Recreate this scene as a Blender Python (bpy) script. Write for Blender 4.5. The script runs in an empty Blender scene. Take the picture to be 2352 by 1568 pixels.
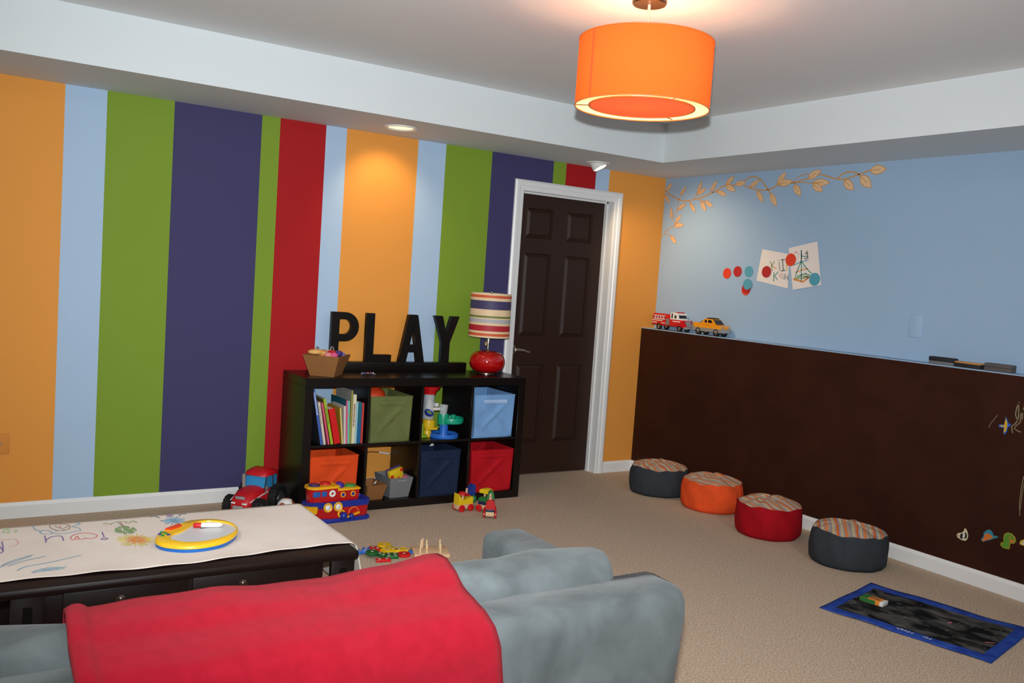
import bpy, bmesh, math, random
from mathutils import Matrix, Vector
random.seed(7)
PI = math.pi
COL = bpy.context.scene.collection
SC = bpy.context.scene

# ------------------------------------------------------------------ camera, world, light, exposure
cam_d = bpy.data.cameras.new('camera'); cam = bpy.data.objects.new('camera', cam_d); COL.objects.link(cam)
cam_d.sensor_width = 36.0; cam_d.sensor_fit = 'HORIZONTAL'
cam_d.lens = 36.0 * 2053.04 / 2352.0
cam_d.clip_start = 0.05
CR, CU, CF = Vector((.83911, -.53963, .06852)), Vector((-.01909, .09667, .99513)), Vector((.54362, .83634, -.07081))
CP = Vector((-4.717, -5.2404, 1.4307))
M = Matrix((CR, CU, -CF)).transposed().to_4x4(); M.translation = CP
cam.matrix_world = M
SC.camera = cam

world = bpy.data.worlds.new('world'); SC.world = world
world.use_nodes = True
world.node_tree.nodes['Background'].inputs[0].default_value = (.5, .55, .6, 1)
world.node_tree.nodes['Background'].inputs[1].default_value = 0.05

SC.view_settings.view_transform = 'Standard'; SC.view_settings.look = 'None'
SC.view_settings.gamma = 1.0; SC.view_settings.use_curve_mapping = False
SC.view_settings.exposure = -0.16

def light(name, kind, loc, power, color, target=None, **kw):
    d = bpy.data.lights.new(name, kind); d.energy = power; d.color = color
    for k, v in kw.items(): setattr(d, k, v)
    o = bpy.data.objects.new(name, d); COL.objects.link(o); o.location = loc
    if target is not None:
        o.rotation_euler = (Vector(target) - Vector(loc)).to_track_quat('-Z', 'Y').to_euler()
    return o

# the camera's own flash, a hand's breadth above the lens
FLASH = CP + CU * 0.13 + CF * 0.02
light('camera_flash', 'SPOT', FLASH, 800.0, (.93, .98, 1.0), FLASH + CF * 5 + Vector((0, 0, .9)),
      spot_size=math.radians(98), spot_blend=1.0, shadow_soft_size=0.018)

# ------------------------------------------------------------------ materials
def lin(c):
    return tuple((v / 255 / 12.92) if v / 255 <= .04045 else ((v / 255 + .055) / 1.055) ** 2.4 for v in c)
MATS = {}
def mat(name, rgb, rough=.6, metal=0.0, var=.06, vscale=14, bump=0.0, bscale=120, spec=.5, trans=0.0, coat=0.0, alpha=1.0):
    if name in MATS: return MATS[name]
    m = bpy.data.materials.new(name); m.use_nodes = True; MATS[name] = m
    nt = m.node_tree; b = nt.nodes['Principled BSDF']
    c = lin(rgb)
    tc = nt.nodes.new('ShaderNodeTexCoord')
    nz = nt.nodes.new('ShaderNodeTexNoise'); nz.inputs['Scale'].default_value = vscale; nz.inputs['Detail'].default_value = 4
    nt.links.new(tc.outputs['Object'], nz.inputs['Vector'])
    mx = nt.nodes.new('ShaderNodeMix'); mx.data_type = 'RGBA'
    mx.inputs['A'].default_value = tuple(max(0, v * (1 - var)) for v in c) + (1,)
    mx.inputs['B'].default_value = tuple(min(1, v * (1 + var)) for v in c) + (1,)
    nt.links.new(nz.outputs['Fac'], mx.inputs['Factor'])
    nt.links.new(mx.outputs['Result'], b.inputs['Base Color'])
    b.inputs['Roughness'].default_value = rough; b.inputs['Metallic'].default_value = metal
    b.inputs['Specular IOR Level'].default_value = spec
    b.inputs['Transmission Weight'].default_value = trans
    b.inputs['Coat Weight'].default_value = coat
    b.inputs['Alpha'].default_value = alpha
    if bump:
        n2 = nt.nodes.new('ShaderNodeTexNoise'); n2.inputs['Scale'].default_value = bscale; n2.inputs['Detail'].default_value = 3
        nt.links.new(tc.outputs['Object'], n2.inputs['Vector'])
        bp = nt.nodes.new('ShaderNodeBump'); bp.inputs['Strength'].default_value = bump; bp.inputs['Distance'].default_value = .004
        nt.links.new(n2.outputs['Fac'], bp.inputs['Height']); nt.links.new(bp.outputs['Normal'], b.inputs['Normal'])
    return m

def wallpaint(name, rgb): return mat(name, rgb, rough=.72, var=.025, vscale=3, bump=.06, bscale=260, spec=.3)
P_ORANGE = wallpaint('paint_orange', (226, 152, 66)); P_LBLUE = wallpaint('paint_light_blue', (170, 197, 225))
P_GREEN = wallpaint('paint_green', (122, 152, 44)); P_PURPLE = wallpaint('paint_purple', (62, 58, 100))
P_RED = wallpaint('paint_red', (166, 15, 22)); P_BLUE = wallpaint('paint_sky_blue', (150, 178, 205))
P_WHITE = wallpaint('paint_ceiling_white', (224, 227, 228)); P_SOFFIT = wallpaint('paint_soffit_white', (210, 218, 221))
P_BEIGE = wallpaint('paint_plain', (200, 205, 210))
TRIM = mat('trim_white', (226, 228, 228), rough=.35, var=.02)
DOORM = mat('door_espresso', (46, 27, 19), rough=.5, spec=.3, var=.15, vscale=30, bump=.08, bscale=90)
ESPRESSO = mat('espresso_wood', (16, 11, 9), rough=.3, spec=.35, var=.25, vscale=20, bump=.04, bscale=60)
TABLEW = mat('table_dark_wood', (25, 12, 9), rough=.45, spec=.22, var=.3, vscale=18, bump=.05, bscale=70)
METAL = mat('brushed_nickel', (190, 185, 175), rough=.3, metal=1, var=.05)
BRASS = mat('bronze_metal', (150, 118, 84), rough=.32, metal=1, var=.08)
BLACKP = mat('black_plastic', (11, 11, 12), rough=.65, var=.1)
WHITEP = mat('white_plastic', (228, 228, 224), rough=.35, var=.03)
REDP = mat('red_plastic', (196, 16, 22), rough=.3, var=.05, coat=.3)
BLUEP = mat('blue_plastic', (26, 52, 150), rough=.32, var=.06, coat=.3)
YELP = mat('yellow_plastic', (240, 190, 28), rough=.35, var=.05, coat=.2)
GREENP = mat('green_plastic', (36, 140, 60), rough=.35, var=.06)
PURPP = mat('purple_plastic', (70, 40, 140), rough=.3, var=.06)
WOODL = mat('light_wood', (214, 176, 138), rough=.55, var=.12, vscale=40)
GREYP = mat('grey_plastic', (150, 152, 156), rough=.4, var=.06)
CHROME = mat('chrome_grey', (200, 202, 205), rough=.2, metal=.9, var=.03)
def paint(name, rgb, rough=.4, **k): return mat(name, rgb, rough=rough, **k)

def carpet_mat():
    m = bpy.data.materials.new('carpet_beige'); m.use_nodes = True
    nt = m.node_tree; b = nt.nodes['Principled BSDF']; tc = nt.nodes.new('ShaderNodeTexCoord')
    v = nt.nodes.new('ShaderNodeTexVoronoi'); v.inputs['Scale'].default_value = 230; v.inputs['Randomness'].default_value = 1
    n = nt.nodes.new('ShaderNodeTexNoise'); n.inputs['Scale'].default_value = 150; n.inputs['Detail'].default_value = 5
    n3 = nt.nodes.new('ShaderNodeTexNoise'); n3.inputs['Scale'].default_value = 3.2; n3.inputs['Detail'].default_value = 3
    for x in (v, n, n3): nt.links.new(tc.outputs['Object'], x.inputs['Vector'])
    r = nt.nodes.new('ShaderNodeValToRGB'); e = r.color_ramp.elements
    e[0].position = .28; e[0].color = lin((150, 130, 109)) + (1,)
    e[1].position = .72; e[1].color = lin((232, 213, 191)) + (1,)
    x = e.new(.5); x.color = lin((199, 178, 156)) + (1,)
    nt.links.new(n.outputs['Fac'], r.inputs['Fac'])
    mx = nt.nodes.new('ShaderNodeMix'); mx.data_type = 'RGBA'; mx.blend_type = 'MULTIPLY'; mx.inputs['Factor'].default_value = .55
    r2 = nt.nodes.new('ShaderNodeValToRGB'); r2.color_ramp.elements[0].color = (1, 1, 1, 1); r2.color_ramp.elements[1].color = (.68, .66, .64, 1)
    r2.color_ramp.elements[0].position = .25; r2.color_ramp.elements[1].position = .75
    nt.links.new(v.outputs['Distance'], r2.inputs['Fac'])
    nt.links.new(r.outputs['Color'], mx.inputs['A']); nt.links.new(r2.outputs['Color'], mx.inputs['B'])
    mx2 = nt.nodes.new('ShaderNodeMix'); mx2.data_type = 'RGBA'; mx2.blend_type = 'MULTIPLY'; mx2.inputs['Factor'].default_value = .25
    nt.links.new(mx.outputs['Result'], mx2.inputs['A']); nt.links.new(n3.outputs['Color'], mx2.inputs['B'])
    nt.links.new(mx.outputs['Result'], b.inputs['Base Color'])
    b.inputs['Roughness'].default_value = .95; b.inputs['Specular IOR Level'].default_value = .1
    bp = nt.nodes.new('ShaderNodeBump'); bp.inputs['Strength'].default_value = .4; bp.inputs['Distance'].default_value = .005
    nt.links.new(v.outputs['Distance'], bp.inputs['Height']); nt.links.new(bp.outputs['Normal'], b.inputs['Normal'])
    return m
CARPET = carpet_mat()

def blotch_mat(name, c0, c1, scale, rough=.85, bump=.15, stretch=(1, 1, 1), fine=None, sheen=0.0, lo=.35, hi=.65, wrinkle=0):
    m = bpy.data.materials.new(name); m.use_nodes = True; MATS[name] = m
    nt = m.node_tree; b = nt.nodes['Principled BSDF']; tc = nt.nodes.new('ShaderNodeTexCoord')
    mp = nt.nodes.new('ShaderNodeMapping'); mp.inputs['Scale'].default_value = stretch
    nt.links.new(tc.outputs['Object'], mp.inputs['Vector'])
    n = nt.nodes.new('ShaderNodeTexNoise'); n.inputs['Scale'].default_value = scale; n.inputs['Detail'].default_value = 5; n.inputs['Distortion'].default_value = .5
    nt.links.new(mp.outputs['Vector'], n.inputs['Vector'])
    r = nt.nodes.new('ShaderNodeValToRGB'); r.color_ramp.elements[0].position = lo; r.color_ramp.elements[1].position = hi
    r.color_ramp.elements[0].color = lin(c0) + (1,); r.color_ramp.elements[1].color = lin(c1) + (1,)
    nt.links.new(n.outputs['Fac'], r.inputs['Fac']); nt.links.new(r.outputs['Color'], b.inputs['Base Color'])
    b.inputs['Roughness'].default_value = rough; b.inputs['Specular IOR Level'].default_value = .15
    b.inputs['Sheen Weight'].default_value = sheen; b.inputs['Sheen Roughness'].default_value = .5
    n2 = nt.nodes.new('ShaderNodeTexNoise'); n2.inputs['Scale'].default_value = fine or 300; n2.inputs['Detail'].default_value = 4
    nt.links.new(tc.outputs['Object'], n2.inputs['Vector'])
    bp = nt.nodes.new('ShaderNodeBump'); bp.inputs['Strength'].default_value = bump; bp.inputs['Distance'].default_value = .003
    nt.links.new(n2.outputs['Fac'], bp.inputs['Height']); nt.links.new(bp.outputs['Normal'], b.inputs['Normal'])
    if wrinkle:
        n3 = nt.nodes.new('ShaderNodeTexNoise'); n3.inputs['Scale'].default_value = 5; n3.inputs['Detail'].default_value = 3; n3.inputs['Distortion'].default_value = 2
        nt.links.new(mp.outputs['Vector'], n3.inputs['Vector'])
        b2 = nt.nodes.new('ShaderNodeBump'); b2.inputs['Strength'].default_value = wrinkle; b2.inputs['Distance'].default_value = .03
        nt.links.new(n3.outputs['Fac'], b2.inputs['Height']); nt.links.new(b2.outputs['Normal'], bp.inputs['Normal'])
    return m
SUEDE = blotch_mat('grey_suede', (74, 79, 81), (99, 106, 108), 7, bump=.12, stretch=(1, 1.6, .8), sheen=.1, lo=.32, hi=.68, wrinkle=.08)
FLEECE = blotch_mat('red_fleece', (146, 13, 32), (154, 16, 36), 30, rough=1, bump=.6, fine=900, sheen=.04)
CHALKB = blotch_mat('chalkboard_brown', (48, 21, 11), (55, 26, 15), 4, rough=.62, bump=.05)
CHALKMAT = blotch_mat('chalk_cloth_black', (12, 12, 13), (104, 104, 101), 13, rough=.8, bump=.1, stretch=(1, .6, 1), lo=.42, hi=.80)
BLUECLOTH = blotch_mat('blue_cloth', (28, 56, 140), (50, 82, 170), 14, rough=.7, bump=.2)
PAPER = blotch_mat('kraft_white_paper', (214, 202, 192), (224, 213, 204), 3, rough=.8, bump=.05)
PAPERB = mat('wall_paper_sheet', (226, 218, 212), rough=.8, var=.02)

def glow(name, rgb, s):
    m = bpy.data.materials.new(name); m.use_nodes = True; nt = m.node_tree
    for n in list(nt.nodes): nt.nodes.remove(n)
    o = nt.nodes.new('ShaderNodeOutputMaterial'); e = nt.nodes.new('ShaderNodeEmission')
    e.inputs[0].default_value = lin(rgb) + (1,); e.inputs[1].default_value = s
    nt.links.new(e.outputs[0], o.inputs[0]); return m

def shade_mat(name, outside, inside, through, amount):
    m = bpy.data.materials.new(name); m.use_nodes = True; nt = m.node_tree
    for n in list(nt.nodes): nt.nodes.remove(n)
    o = nt.nodes.new('ShaderNodeOutputMaterial'); g = nt.nodes.new('ShaderNodeNewGeometry')
    mx = nt.nodes.new('ShaderNodeMix'); mx.data_type = 'RGBA'
    mx.inputs['A'].default_value = lin(outside) + (1,); mx.inputs['B'].default_value = lin(inside) + (1,)
    nt.links.new(g.outputs['Backfacing'], mx.inputs['Factor'])
    tc = nt.nodes.new('ShaderNodeTexCoord'); mp = nt.nodes.new('ShaderNodeMapping'); mp.inputs['Scale'].default_value = (6, 6, 160)
    nz = nt.nodes.new('ShaderNodeTexNoise'); nz.inputs['Scale'].default_value = 2.0
    nt.links.new(tc.outputs['Object'], mp.inputs['Vector']); nt.links.new(mp.outputs['Vector'], nz.inputs['Vector'])
    hs = nt.nodes.new('ShaderNodeMix'); hs.data_type = 'RGBA'; hs.blend_type = 'MULTIPLY'; hs.inputs['Factor'].default_value = .18
    hs.inputs['A'].default_value = lin(through) + (1,); nt.links.new(nz.outputs['Color'], hs.inputs['B'])
    d = nt.nodes.new('ShaderNodeBsdfDiffuse'); t = nt.nodes.new('ShaderNodeBsdfTranslucent'); s = nt.nodes.new('ShaderNodeMixShader')
    nt.links.new(mx.outputs['Result'], d.inputs[0]); nt.links.new(hs.outputs['Result'], t.inputs[0])
    s.inputs[0].default_value = amount
    nt.links.new(d.outputs[0], s.inputs[1]); nt.links.new(t.outputs[0], s.inputs[2]); nt.links.new(s.outputs[0], o.inputs[0])
    return m

def stripe_mat(name, ang, seed, shift=0):
    m = bpy.data.materials.new(name); m.use_nodes = True
    nt = m.node_tree; b = nt.nodes['Principled BSDF']; tc = nt.nodes.new('ShaderNodeTexCoord')
    mp = nt.nodes.new('ShaderNodeMapping'); mp.inputs['Rotation'].default_value = (0, 0, ang); mp.inputs['Location'].default_value = (shift, 0, 0)
    nt.links.new(tc.outputs['Object'], mp.inputs['Vector'])
    nz = nt.nodes.new('ShaderNodeTexNoise'); nz.inputs['Scale'].default_value = 5
    nt.links.new(tc.outputs['Object'], nz.inputs['Vector'])
    sx = nt.nodes.new('ShaderNodeSeparateXYZ'); nt.links.new(mp.outputs['Vector'], sx.inputs[0])
    a = nt.nodes.new('ShaderNodeMath'); a.operation = 'MULTIPLY_ADD'; a.inputs[1].default_value = 10.5
    k = nt.nodes.new('ShaderNodeMath'); k.operation = 'MULTIPLY'; k.inputs[1].default_value = .35
    nt.links.new(nz.outputs['Fac'], k.inputs[0]); nt.links.new(sx.outputs['X'], a.inputs[0]); nt.links.new(k.outputs[0], a.inputs[2])
    f = nt.nodes.new('ShaderNodeMath'); f.operation = 'FRACT'; nt.links.new(a.outputs[0], f.inputs[0])
    r = nt.nodes.new('ShaderNodeValToRGB'); r.color_ramp.interpolation = 'CONSTANT'
    cols = [(206, 118, 66), (172, 150, 132), (150, 140, 142), (196, 176, 128), (168, 152, 142), (206, 112, 60), (170, 70, 48), (158, 148, 148), (200, 180, 130), (150, 140, 140), (196, 130, 90)]
    pos = [0, .09, .2, .33, .43, .52, .62, .66, .78, .86, .94]
    e = r.color_ramp.elements; e[0].color = lin(cols[0]) + (1,); e[0].position = 0; e[1].position = pos[1]; e[1].color = lin(cols[1]) + (1,)
    for p, c in list(zip(pos, cols))[2:]:
        q = e.new(p); q.color = lin(c) + (1,)
    nt.links.new(f.outputs[0], r.inputs['Fac']); nt.links.new(r.outputs['Color'], b.inputs['Base Color'])
    b.inputs['Roughness'].default_value = .9; b.inputs['Specular IOR Level'].default_value = .1
    return m

# ------------------------------------------------------------------ mesh helpers
def holed(outer, holes, h0, h1):
    # prism across y with holes: outlines in (x, z)
    b = bmesh.new(); loops = []
    for P in [outer] + holes:
        lo = [b.verts.new((x, h0, z)) for x, z in P]; loops.append(([b.edges.new((lo[i], lo[(i + 1) % len(lo)])) for i in range(len(lo))], lo))
    bmesh.ops.triangle_fill(b, use_beauty=True, edges=[e for l in loops for e in l[0]])
    cap = b.faces[:]; up = {}
    for _, lo in loops:
        for v in lo: up[v] = b.verts.new((v.co.x, h1, v.co.z))
    for f in cap: b.faces.new([up[v] for v in reversed(f.verts)])
    for _, lo in loops:
        for i in range(len(lo)): b.faces.new((lo[i], lo[(i + 1) % len(lo)], up[lo[(i + 1) % len(lo)]], up[lo[i]]))
    return b
class MB:
    def __init__(s): s.v = []; s.f = []; s.m = []
    def add(s, vs, fs, mi=0, T=None):
        o = len(s.v)
        s.v += [tuple(T @ Vector(p)) if T is not None else tuple(p) for p in vs]
        s.f += [tuple(i + o for i in f) for f in fs]; s.m += [mi] * len(fs); return s
    def bm(s, b, mi=0, T=None):
        b.verts.index_update(); vs = [v.co.copy() for v in b.verts]; fs = [[v.index for v in f.verts] for f in b.faces]
        b.free(); return s.add(vs, fs, mi, T)
    def box(s, x0, x1, y0, y1, z0, z1, mi=0, T=None, bev=0, seg=2):
        if bev <= 0:
            vs = [(x, y, z) for z in (z0, z1) for y in (y0, y1) for x in (x0, x1)]
            return s.add(vs, [(0, 2, 3, 1), (4, 5, 7, 6), (0, 1, 5, 4), (2, 6, 7, 3), (0, 4, 6, 2), (1, 3, 7, 5)], mi, T)
        b = bmesh.new(); bmesh.ops.create_cube(b, size=1)
        for v in b.verts: v.co = Vector(((x0 + x1) / 2 + v.co.x * (x1 - x0), (y0 + y1) / 2 + v.co.y * (y1 - y0), (z0 + z1) / 2 + v.co.z * (z1 - z0)))
        bmesh.ops.bevel(b, geom=b.edges[:], offset=bev, segments=seg, profile=.5, affect='EDGES', clamp_overlap=True)
        return s.bm(b, mi, T)
    def cyl(s, p0, p1, r0, r1=None, n=16, mi=0, T=None, caps=True):
        r1 = r0 if r1 is None else r1
        p0, p1 = Vector(p0), Vector(p1); d = (p1 - p0).normalized(); q = d.to_track_quat('Z', 'Y')
        vs = []
        for p, r in ((p0, r0), (p1, r1)):
            for i in range(n):
                a = 2 * PI * i / n; vs.append(p + q @ Vector((r * math.cos(a), r * math.sin(a), 0)))
        fs = [(i, (i + 1) % n, n + (i + 1) % n, n + i) for i in range(n)]
        if caps: fs += [tuple(range(n - 1, -1, -1)), tuple(range(n, 2 * n))]
        return s.add(vs, fs, mi, T)
    def lathe(s, prof, n=32, mi=0, T=None, mis=None, closed=False):
        vs = []; fs = []; ms = []
        for r, z in prof:
            for i in range(n):
                a = 2 * PI * i / n; vs.append((max(r, 1e-5) * math.cos(a), max(r, 1e-5) * math.sin(a), z))
        L = len(prof)
        for j in range(L if closed else L - 1):
            k = (j + 1) % L
            for i in range(n):
                fs.append((j * n + i, j * n + (i + 1) % n, k * n + (i + 1) % n, k * n + i)); ms.append(mis[j] if mis else mi)
        o = len(s.m); s.add(vs, fs, 0, T); s.m[o:] = ms; return s
    def prism(s, poly, h0, h1, axis='z', mi=0, T=None):
        # poly in the plane across the axis, extruded h0..h1
        def mk(a, b, h): return {'z': (a, b, h), 'x': (h, a, b), 'y': (a, h, b)}[axis]
        n = len(poly); vs = [mk(a, b, h0) for a, b in poly] + [mk(a, b, h1) for a, b in poly]
        fs = [tuple(range(n - 1, -1, -1)), tuple(range(n, 2 * n))] + [(i, (i + 1) % n, n + (i + 1) % n, n + i) for i in range(n)]
        return s.add(vs, fs, mi, T)
    def tube(s, path, r, n=8, mi=0, T=None, caps=True):
        path = [Vector(p) for p in path]; vs = []; fs = []
        up = Vector((0, 0, 1))
        for i, p in enumerate(path):
            d = (path[min(i + 1, len(path) - 1)] - path[max(i - 1, 0)]).normalized()
            u = up - d * up.dot(d)
            if u.length < .05: u = Vector((1, 0, 0)) - d * d.x
            u.normalize(); w = d.cross(u); up = u
            rr = r[i] if isinstance(r, (list, tuple)) else r
            for k in range(n):
                a = 2 * PI * k / n; vs.append(p + u * rr * math.cos(a) + w * rr * math.sin(a))
        for i in range(len(path) - 1):
            for k in range(n): fs.append((i * n + k, i * n + (k + 1) % n, (i + 1) * n + (k + 1) % n, (i + 1) * n + k))
        if caps: fs += [tuple(range(n - 1, -1, -1)), tuple(range((len(path) - 1) * n, len(path) * n))]
        return s.add(vs, fs, mi, T)
    def ball(s, c, r, n=16, mi=0, T=None, sz=1.0, z0=-1.0):
        pr = []
        for i in range(n // 2 + 1):
            a = -PI / 2 + PI * i / (n // 2)
            if math.sin(a) < z0 - 1e-6: continue
            pr.append((r * math.cos(a), r * math.sin(a) * sz))
        if z0 > -1: pr = [(0, pr[0][1])] + pr
        TT = Matrix.Translation(Vector(c)); TT = T @ TT if T is not None else TT
        return s.lathe(pr, n, mi, TT)
    def torus(s, c, R, r, n=32, k=10, mi=0, T=None, axis=None):
        TT = Matrix.Translation(Vector(c))
        if axis is not None: TT = TT @ Vector(axis).to_track_quat('Z', 'Y').to_matrix().to_4x4()
        TT = T @ TT if T is not None else TT
        return s.lathe([(R + r * math.cos(2 * PI * i / k), r * math.sin(2 * PI * i / k)) for i in range(k)], n, mi, TT, closed=True)
    def grid(s, fn, nu, nv, mi=0, T=None, flip=False):
        vs = [fn(i / nu, j / nv) for j in range(nv + 1) for i in range(nu + 1)]
        fs = []
        for j in range(nv):
            for i in range(nu):
                q = (j * (nu + 1) + i, j * (nu + 1) + i + 1, (j + 1) * (nu + 1) + i + 1, (j + 1) * (nu + 1) + i)
                fs.append(q[::-1] if flip else q)
        return s.add(vs, fs, mi, T)
    def ribbon(s, pts, w, mk, mi=0, off=0.0):
        # flat stroke: pts in plane coordinates, mk maps (a, b, height) to space; a thin raised line with sides
        L = []; R = []
        for i, p in enumerate(pts):
            a = pts[max(i - 1, 0)]; b = pts[min(i + 1, len(pts) - 1)]
            d = Vector((b[0] - a[0], b[1] - a[1])); d = d.normalized() if d.length > 1e-9 else Vector((1, 0))
            nn = Vector((-d.y, d.x)) * w / 2
            L.append((p[0] + nn.x, p[1] + nn.y)); R.append((p[0] - nn.x, p[1] - nn.y))
        n = len(pts); vs = [mk(a, b, .0006 + off) for a, b in L] + [mk(a, b, .0006 + off) for a, b in R] + [mk(a, b, 0) for a, b in L] + [mk(a, b, 0) for a, b in R]
        fs = []
        for i in range(n - 1):
            fs += [(i, n + i, n + i + 1, i + 1), (2 * n + i, i, i + 1, 2 * n + i + 1), (n + i, 3 * n + i, 3 * n + i + 1, n + i + 1)]
        return s.add(vs, fs, mi)

def mesh(name, mb, mats, smooth=40, recalc=True):
    me = bpy.data.meshes.new(name); me.from_pydata([tuple(v) for v in mb.v], [], mb.f)
    for m in (mats if isinstance(mats, (list, tuple)) else [mats]): me.materials.append(m)
    for p, i in zip(me.polygons, mb.m): p.material_index = i; p.use_smooth = smooth > 0
    if recalc:
      b = bmesh.new(); b.from_mesh(me); bmesh.ops.recalc_face_normals(b, faces=b.faces); b.to_mesh(me); b.free()
    if smooth > 0: me.set_sharp_from_angle(angle=math.radians(smooth))
    me.update(); return me
def obj(name, mb, mats, parent=None, label=None, smooth=40, loc=None, recalc=True):
    me = mb if isinstance(mb, bpy.types.Mesh) else mesh(name, mb, mats, smooth, recalc)
    o = bpy.data.objects.new(name, me); COL.objects.link(o)
    if parent is not None: o.parent = parent
    if loc is not None: o.location = loc
    if label: o['label'] = label
    return o
def thing(name, label, cat, loc=(0, 0, 0), rz=0.0, group=None):
    o = bpy.data.objects.new(name, None); COL.objects.link(o); o.empty_display_size = .05
    o.location = loc; o.rotation_euler = (0, 0, rz); return tag(o, label, cat, group)
def tag(o, label, cat, group=None):
    o['label'] = label; o['category'] = cat
    if group: o['group'] = group
    return o
def struct(o, label=None):
    o['kind'] = 'structure'
    if label: o['label'] = label
    return o
def dup(root, loc, rz=0, label=None):
    r = root.copy(); COL.objects.link(r); r.location = loc; r.rotation_euler = (0, 0, rz)
    if label: r['label'] = label
    for ch in list(root.children):
        c = ch.copy(); COL.objects.link(c); c.parent = r
        for g in list(ch.children):
            d = g.copy(); COL.objects.link(d); d.parent = c
    return r
def rotz(a): return Matrix.Rotation(a, 4, 'Z')
def trs(x, y, z): return Matrix.Translation((x, y, z))

# traced positions in metres
VINE_LEAVES = [(-0.01, 2.176, -0.073, 2.232, 0.0145), (-0.004, 2.152, -0.062, 2.08, 0.0132), (-0.175, 2.134, -0.231, 2.205, 0.0132), (-0.355, 2.146, -0.396, 2.233, 0.0145), (-0.351, 2.134, -0.439, 2.18, 0.0145), (-0.489, 2.155, -0.544, 2.23, 0.0145), (-0.633, 2.196, -0.708, 2.25, 0.0172), (-0.634, 2.189, -0.73, 2.148, 0.0185), (-0.718, 2.192, -0.82, 2.201, 0.0178), (-0.859, 2.167, -0.941, 2.211, 0.0159), (-0.553, 2.151, -0.649, 2.119, 0.0145), (-0.399, 2.087, -0.458, 2.01, 0.0159), (-0.436, 2.086, -0.522, 2.042, 0.0145), (-0.284, 2.079, -0.35, 2.005, 0.0132), (-0.159, 2.029, -0.245, 2.077, 0.0132), (-0.104, 1.963, -0.082, 2.051, 0.0119), (-0.143, 1.927, -0.199, 1.994, 0.0132), (-0.133, 1.91, -0.238, 1.915, 0.0159), (-0.102, 1.833, -0.175, 1.774, 0.0159), (-0.928, 2.139, -0.992, 2.057, 0.0172), (-1.046, 2.117, -1.109, 2.028, 0.0198), (-1.099, 2.173, -1.162, 2.255, 0.0198), (-1.113, 2.172, -1.227, 2.19, 0.0212), (-1.24, 2.163, -1.304, 2.089, 0.0212), (-1.345, 2.197, -1.444, 2.249, 0.0225), (-1.387, 2.169, -1.521, 2.165, 0.0225), (-1.388, 2.161, -1.474, 2.111, 0.0212), (-1.625, 2.172, -1.703, 2.111, 0.0251), (-1.738, 2.194, -1.822, 2.118, 0.0278), (-1.801, 2.222, -1.915, 2.224, 0.0264)]
VINE_STEMS = [[(-0.004, 2.176), (-0.102, 2.129), (-0.185, 2.1), (-0.263, 2.094), (-0.338, 2.104), (-0.411, 2.117), (-0.492, 2.14), (-0.571, 2.17), (-0.629, 2.189), (-0.718, 2.187)], [(-0.806, 2.18), (-0.865, 2.16), (-0.932, 2.144), (-0.996, 2.141), (-1.058, 2.149), (-1.109, 2.17), (-1.229, 2.177), (-1.311, 2.193), (-1.351, 2.2)], [(-1.229, 2.175), (-1.304, 2.176), (-1.387, 2.167)], [(-0.802, 2.213), (-0.847, 2.233), (-0.898, 2.236), (-0.952, 2.212), (-0.992, 2.175), (-1.023, 2.142), (-1.048, 2.117)], [(-1.228, 2.183), (-1.267, 2.212), (-1.315, 2.226), (-1.356, 2.226)], [(-1.425, 2.224), (-1.494, 2.205), (-1.559, 2.186), (-1.613, 2.179), (-1.665, 2.187), (-1.729, 2.204), (-1.799, 2.222)], [(-1.577, 2.191), (-1.616, 2.215), (-1.661, 2.223), (-1.706, 2.214), (-1.745, 2.191)], [(-0.327, 2.109), (-0.349, 2.146)], [(-0.274, 2.091), (-0.289, 2.075)], [(-0.36, 2.1), (-0.414, 2.092), (-0.447, 2.08)], [(-0.492, 2.147), (-0.558, 2.148)], [(-0.172, 2.13), (-0.153, 2.084), (-0.153, 2.029), (-0.113, 1.94)], [(-0.003, 1.829), (-0.042, 1.849), (-0.102, 1.835)], [(-0.03, 1.857), (-0.073, 1.885), (-0.133, 1.912), (-0.164, 1.943)], [(-0.138, 1.92), (-0.15, 1.935)]]
PAPER1 = [(-1.021, 1.741), (-1.257, 1.71), (-1.265, 1.486), (-0.992, 1.527)]
PAPER2 = [(-1.245, 1.75), (-1.468, 1.795), (-1.528, 1.52), (-1.309, 1.479)]
STROKES1 = [('g', [(-1.099, 1.661), (-1.112, 1.639), (-1.123, 1.597)]), ('o', [(-1.115, 1.629), (-1.158, 1.614)]), ('g', [(-1.136, 1.662), (-1.113, 1.629)]), ('g', [(-1.175, 1.656), (-1.186, 1.601)]), ('k', [(-1.168, 1.667), (-1.173, 1.667)]), ('k', [(-1.202, 1.673), (-1.216, 1.602)]), ('k', [(-1.188, 1.671), (-1.221, 1.677)]), ('k', [(-1.198, 1.598), (-1.233, 1.605)]), ('y', [(-1.237, 1.651), (-1.248, 1.601)]), ('y', [(-1.237, 1.651), (-1.253, 1.641), (-1.24, 1.633)]), ('t', [(-1.139, 1.588), (-1.143, 1.527)]), ('t', [(-1.174, 1.592), (-1.146, 1.566), (-1.174, 1.539)]), ('p', [(-1.189, 1.567), (-1.194, 1.579), (-1.208, 1.579), (-1.216, 1.567), (-1.209, 1.554), (-1.197, 1.555), (-1.189, 1.567)]), ('k', [(-1.228, 1.543), (-1.234, 1.582), (-1.246, 1.547), (-1.255, 1.573), (-1.262, 1.541)])]
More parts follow.
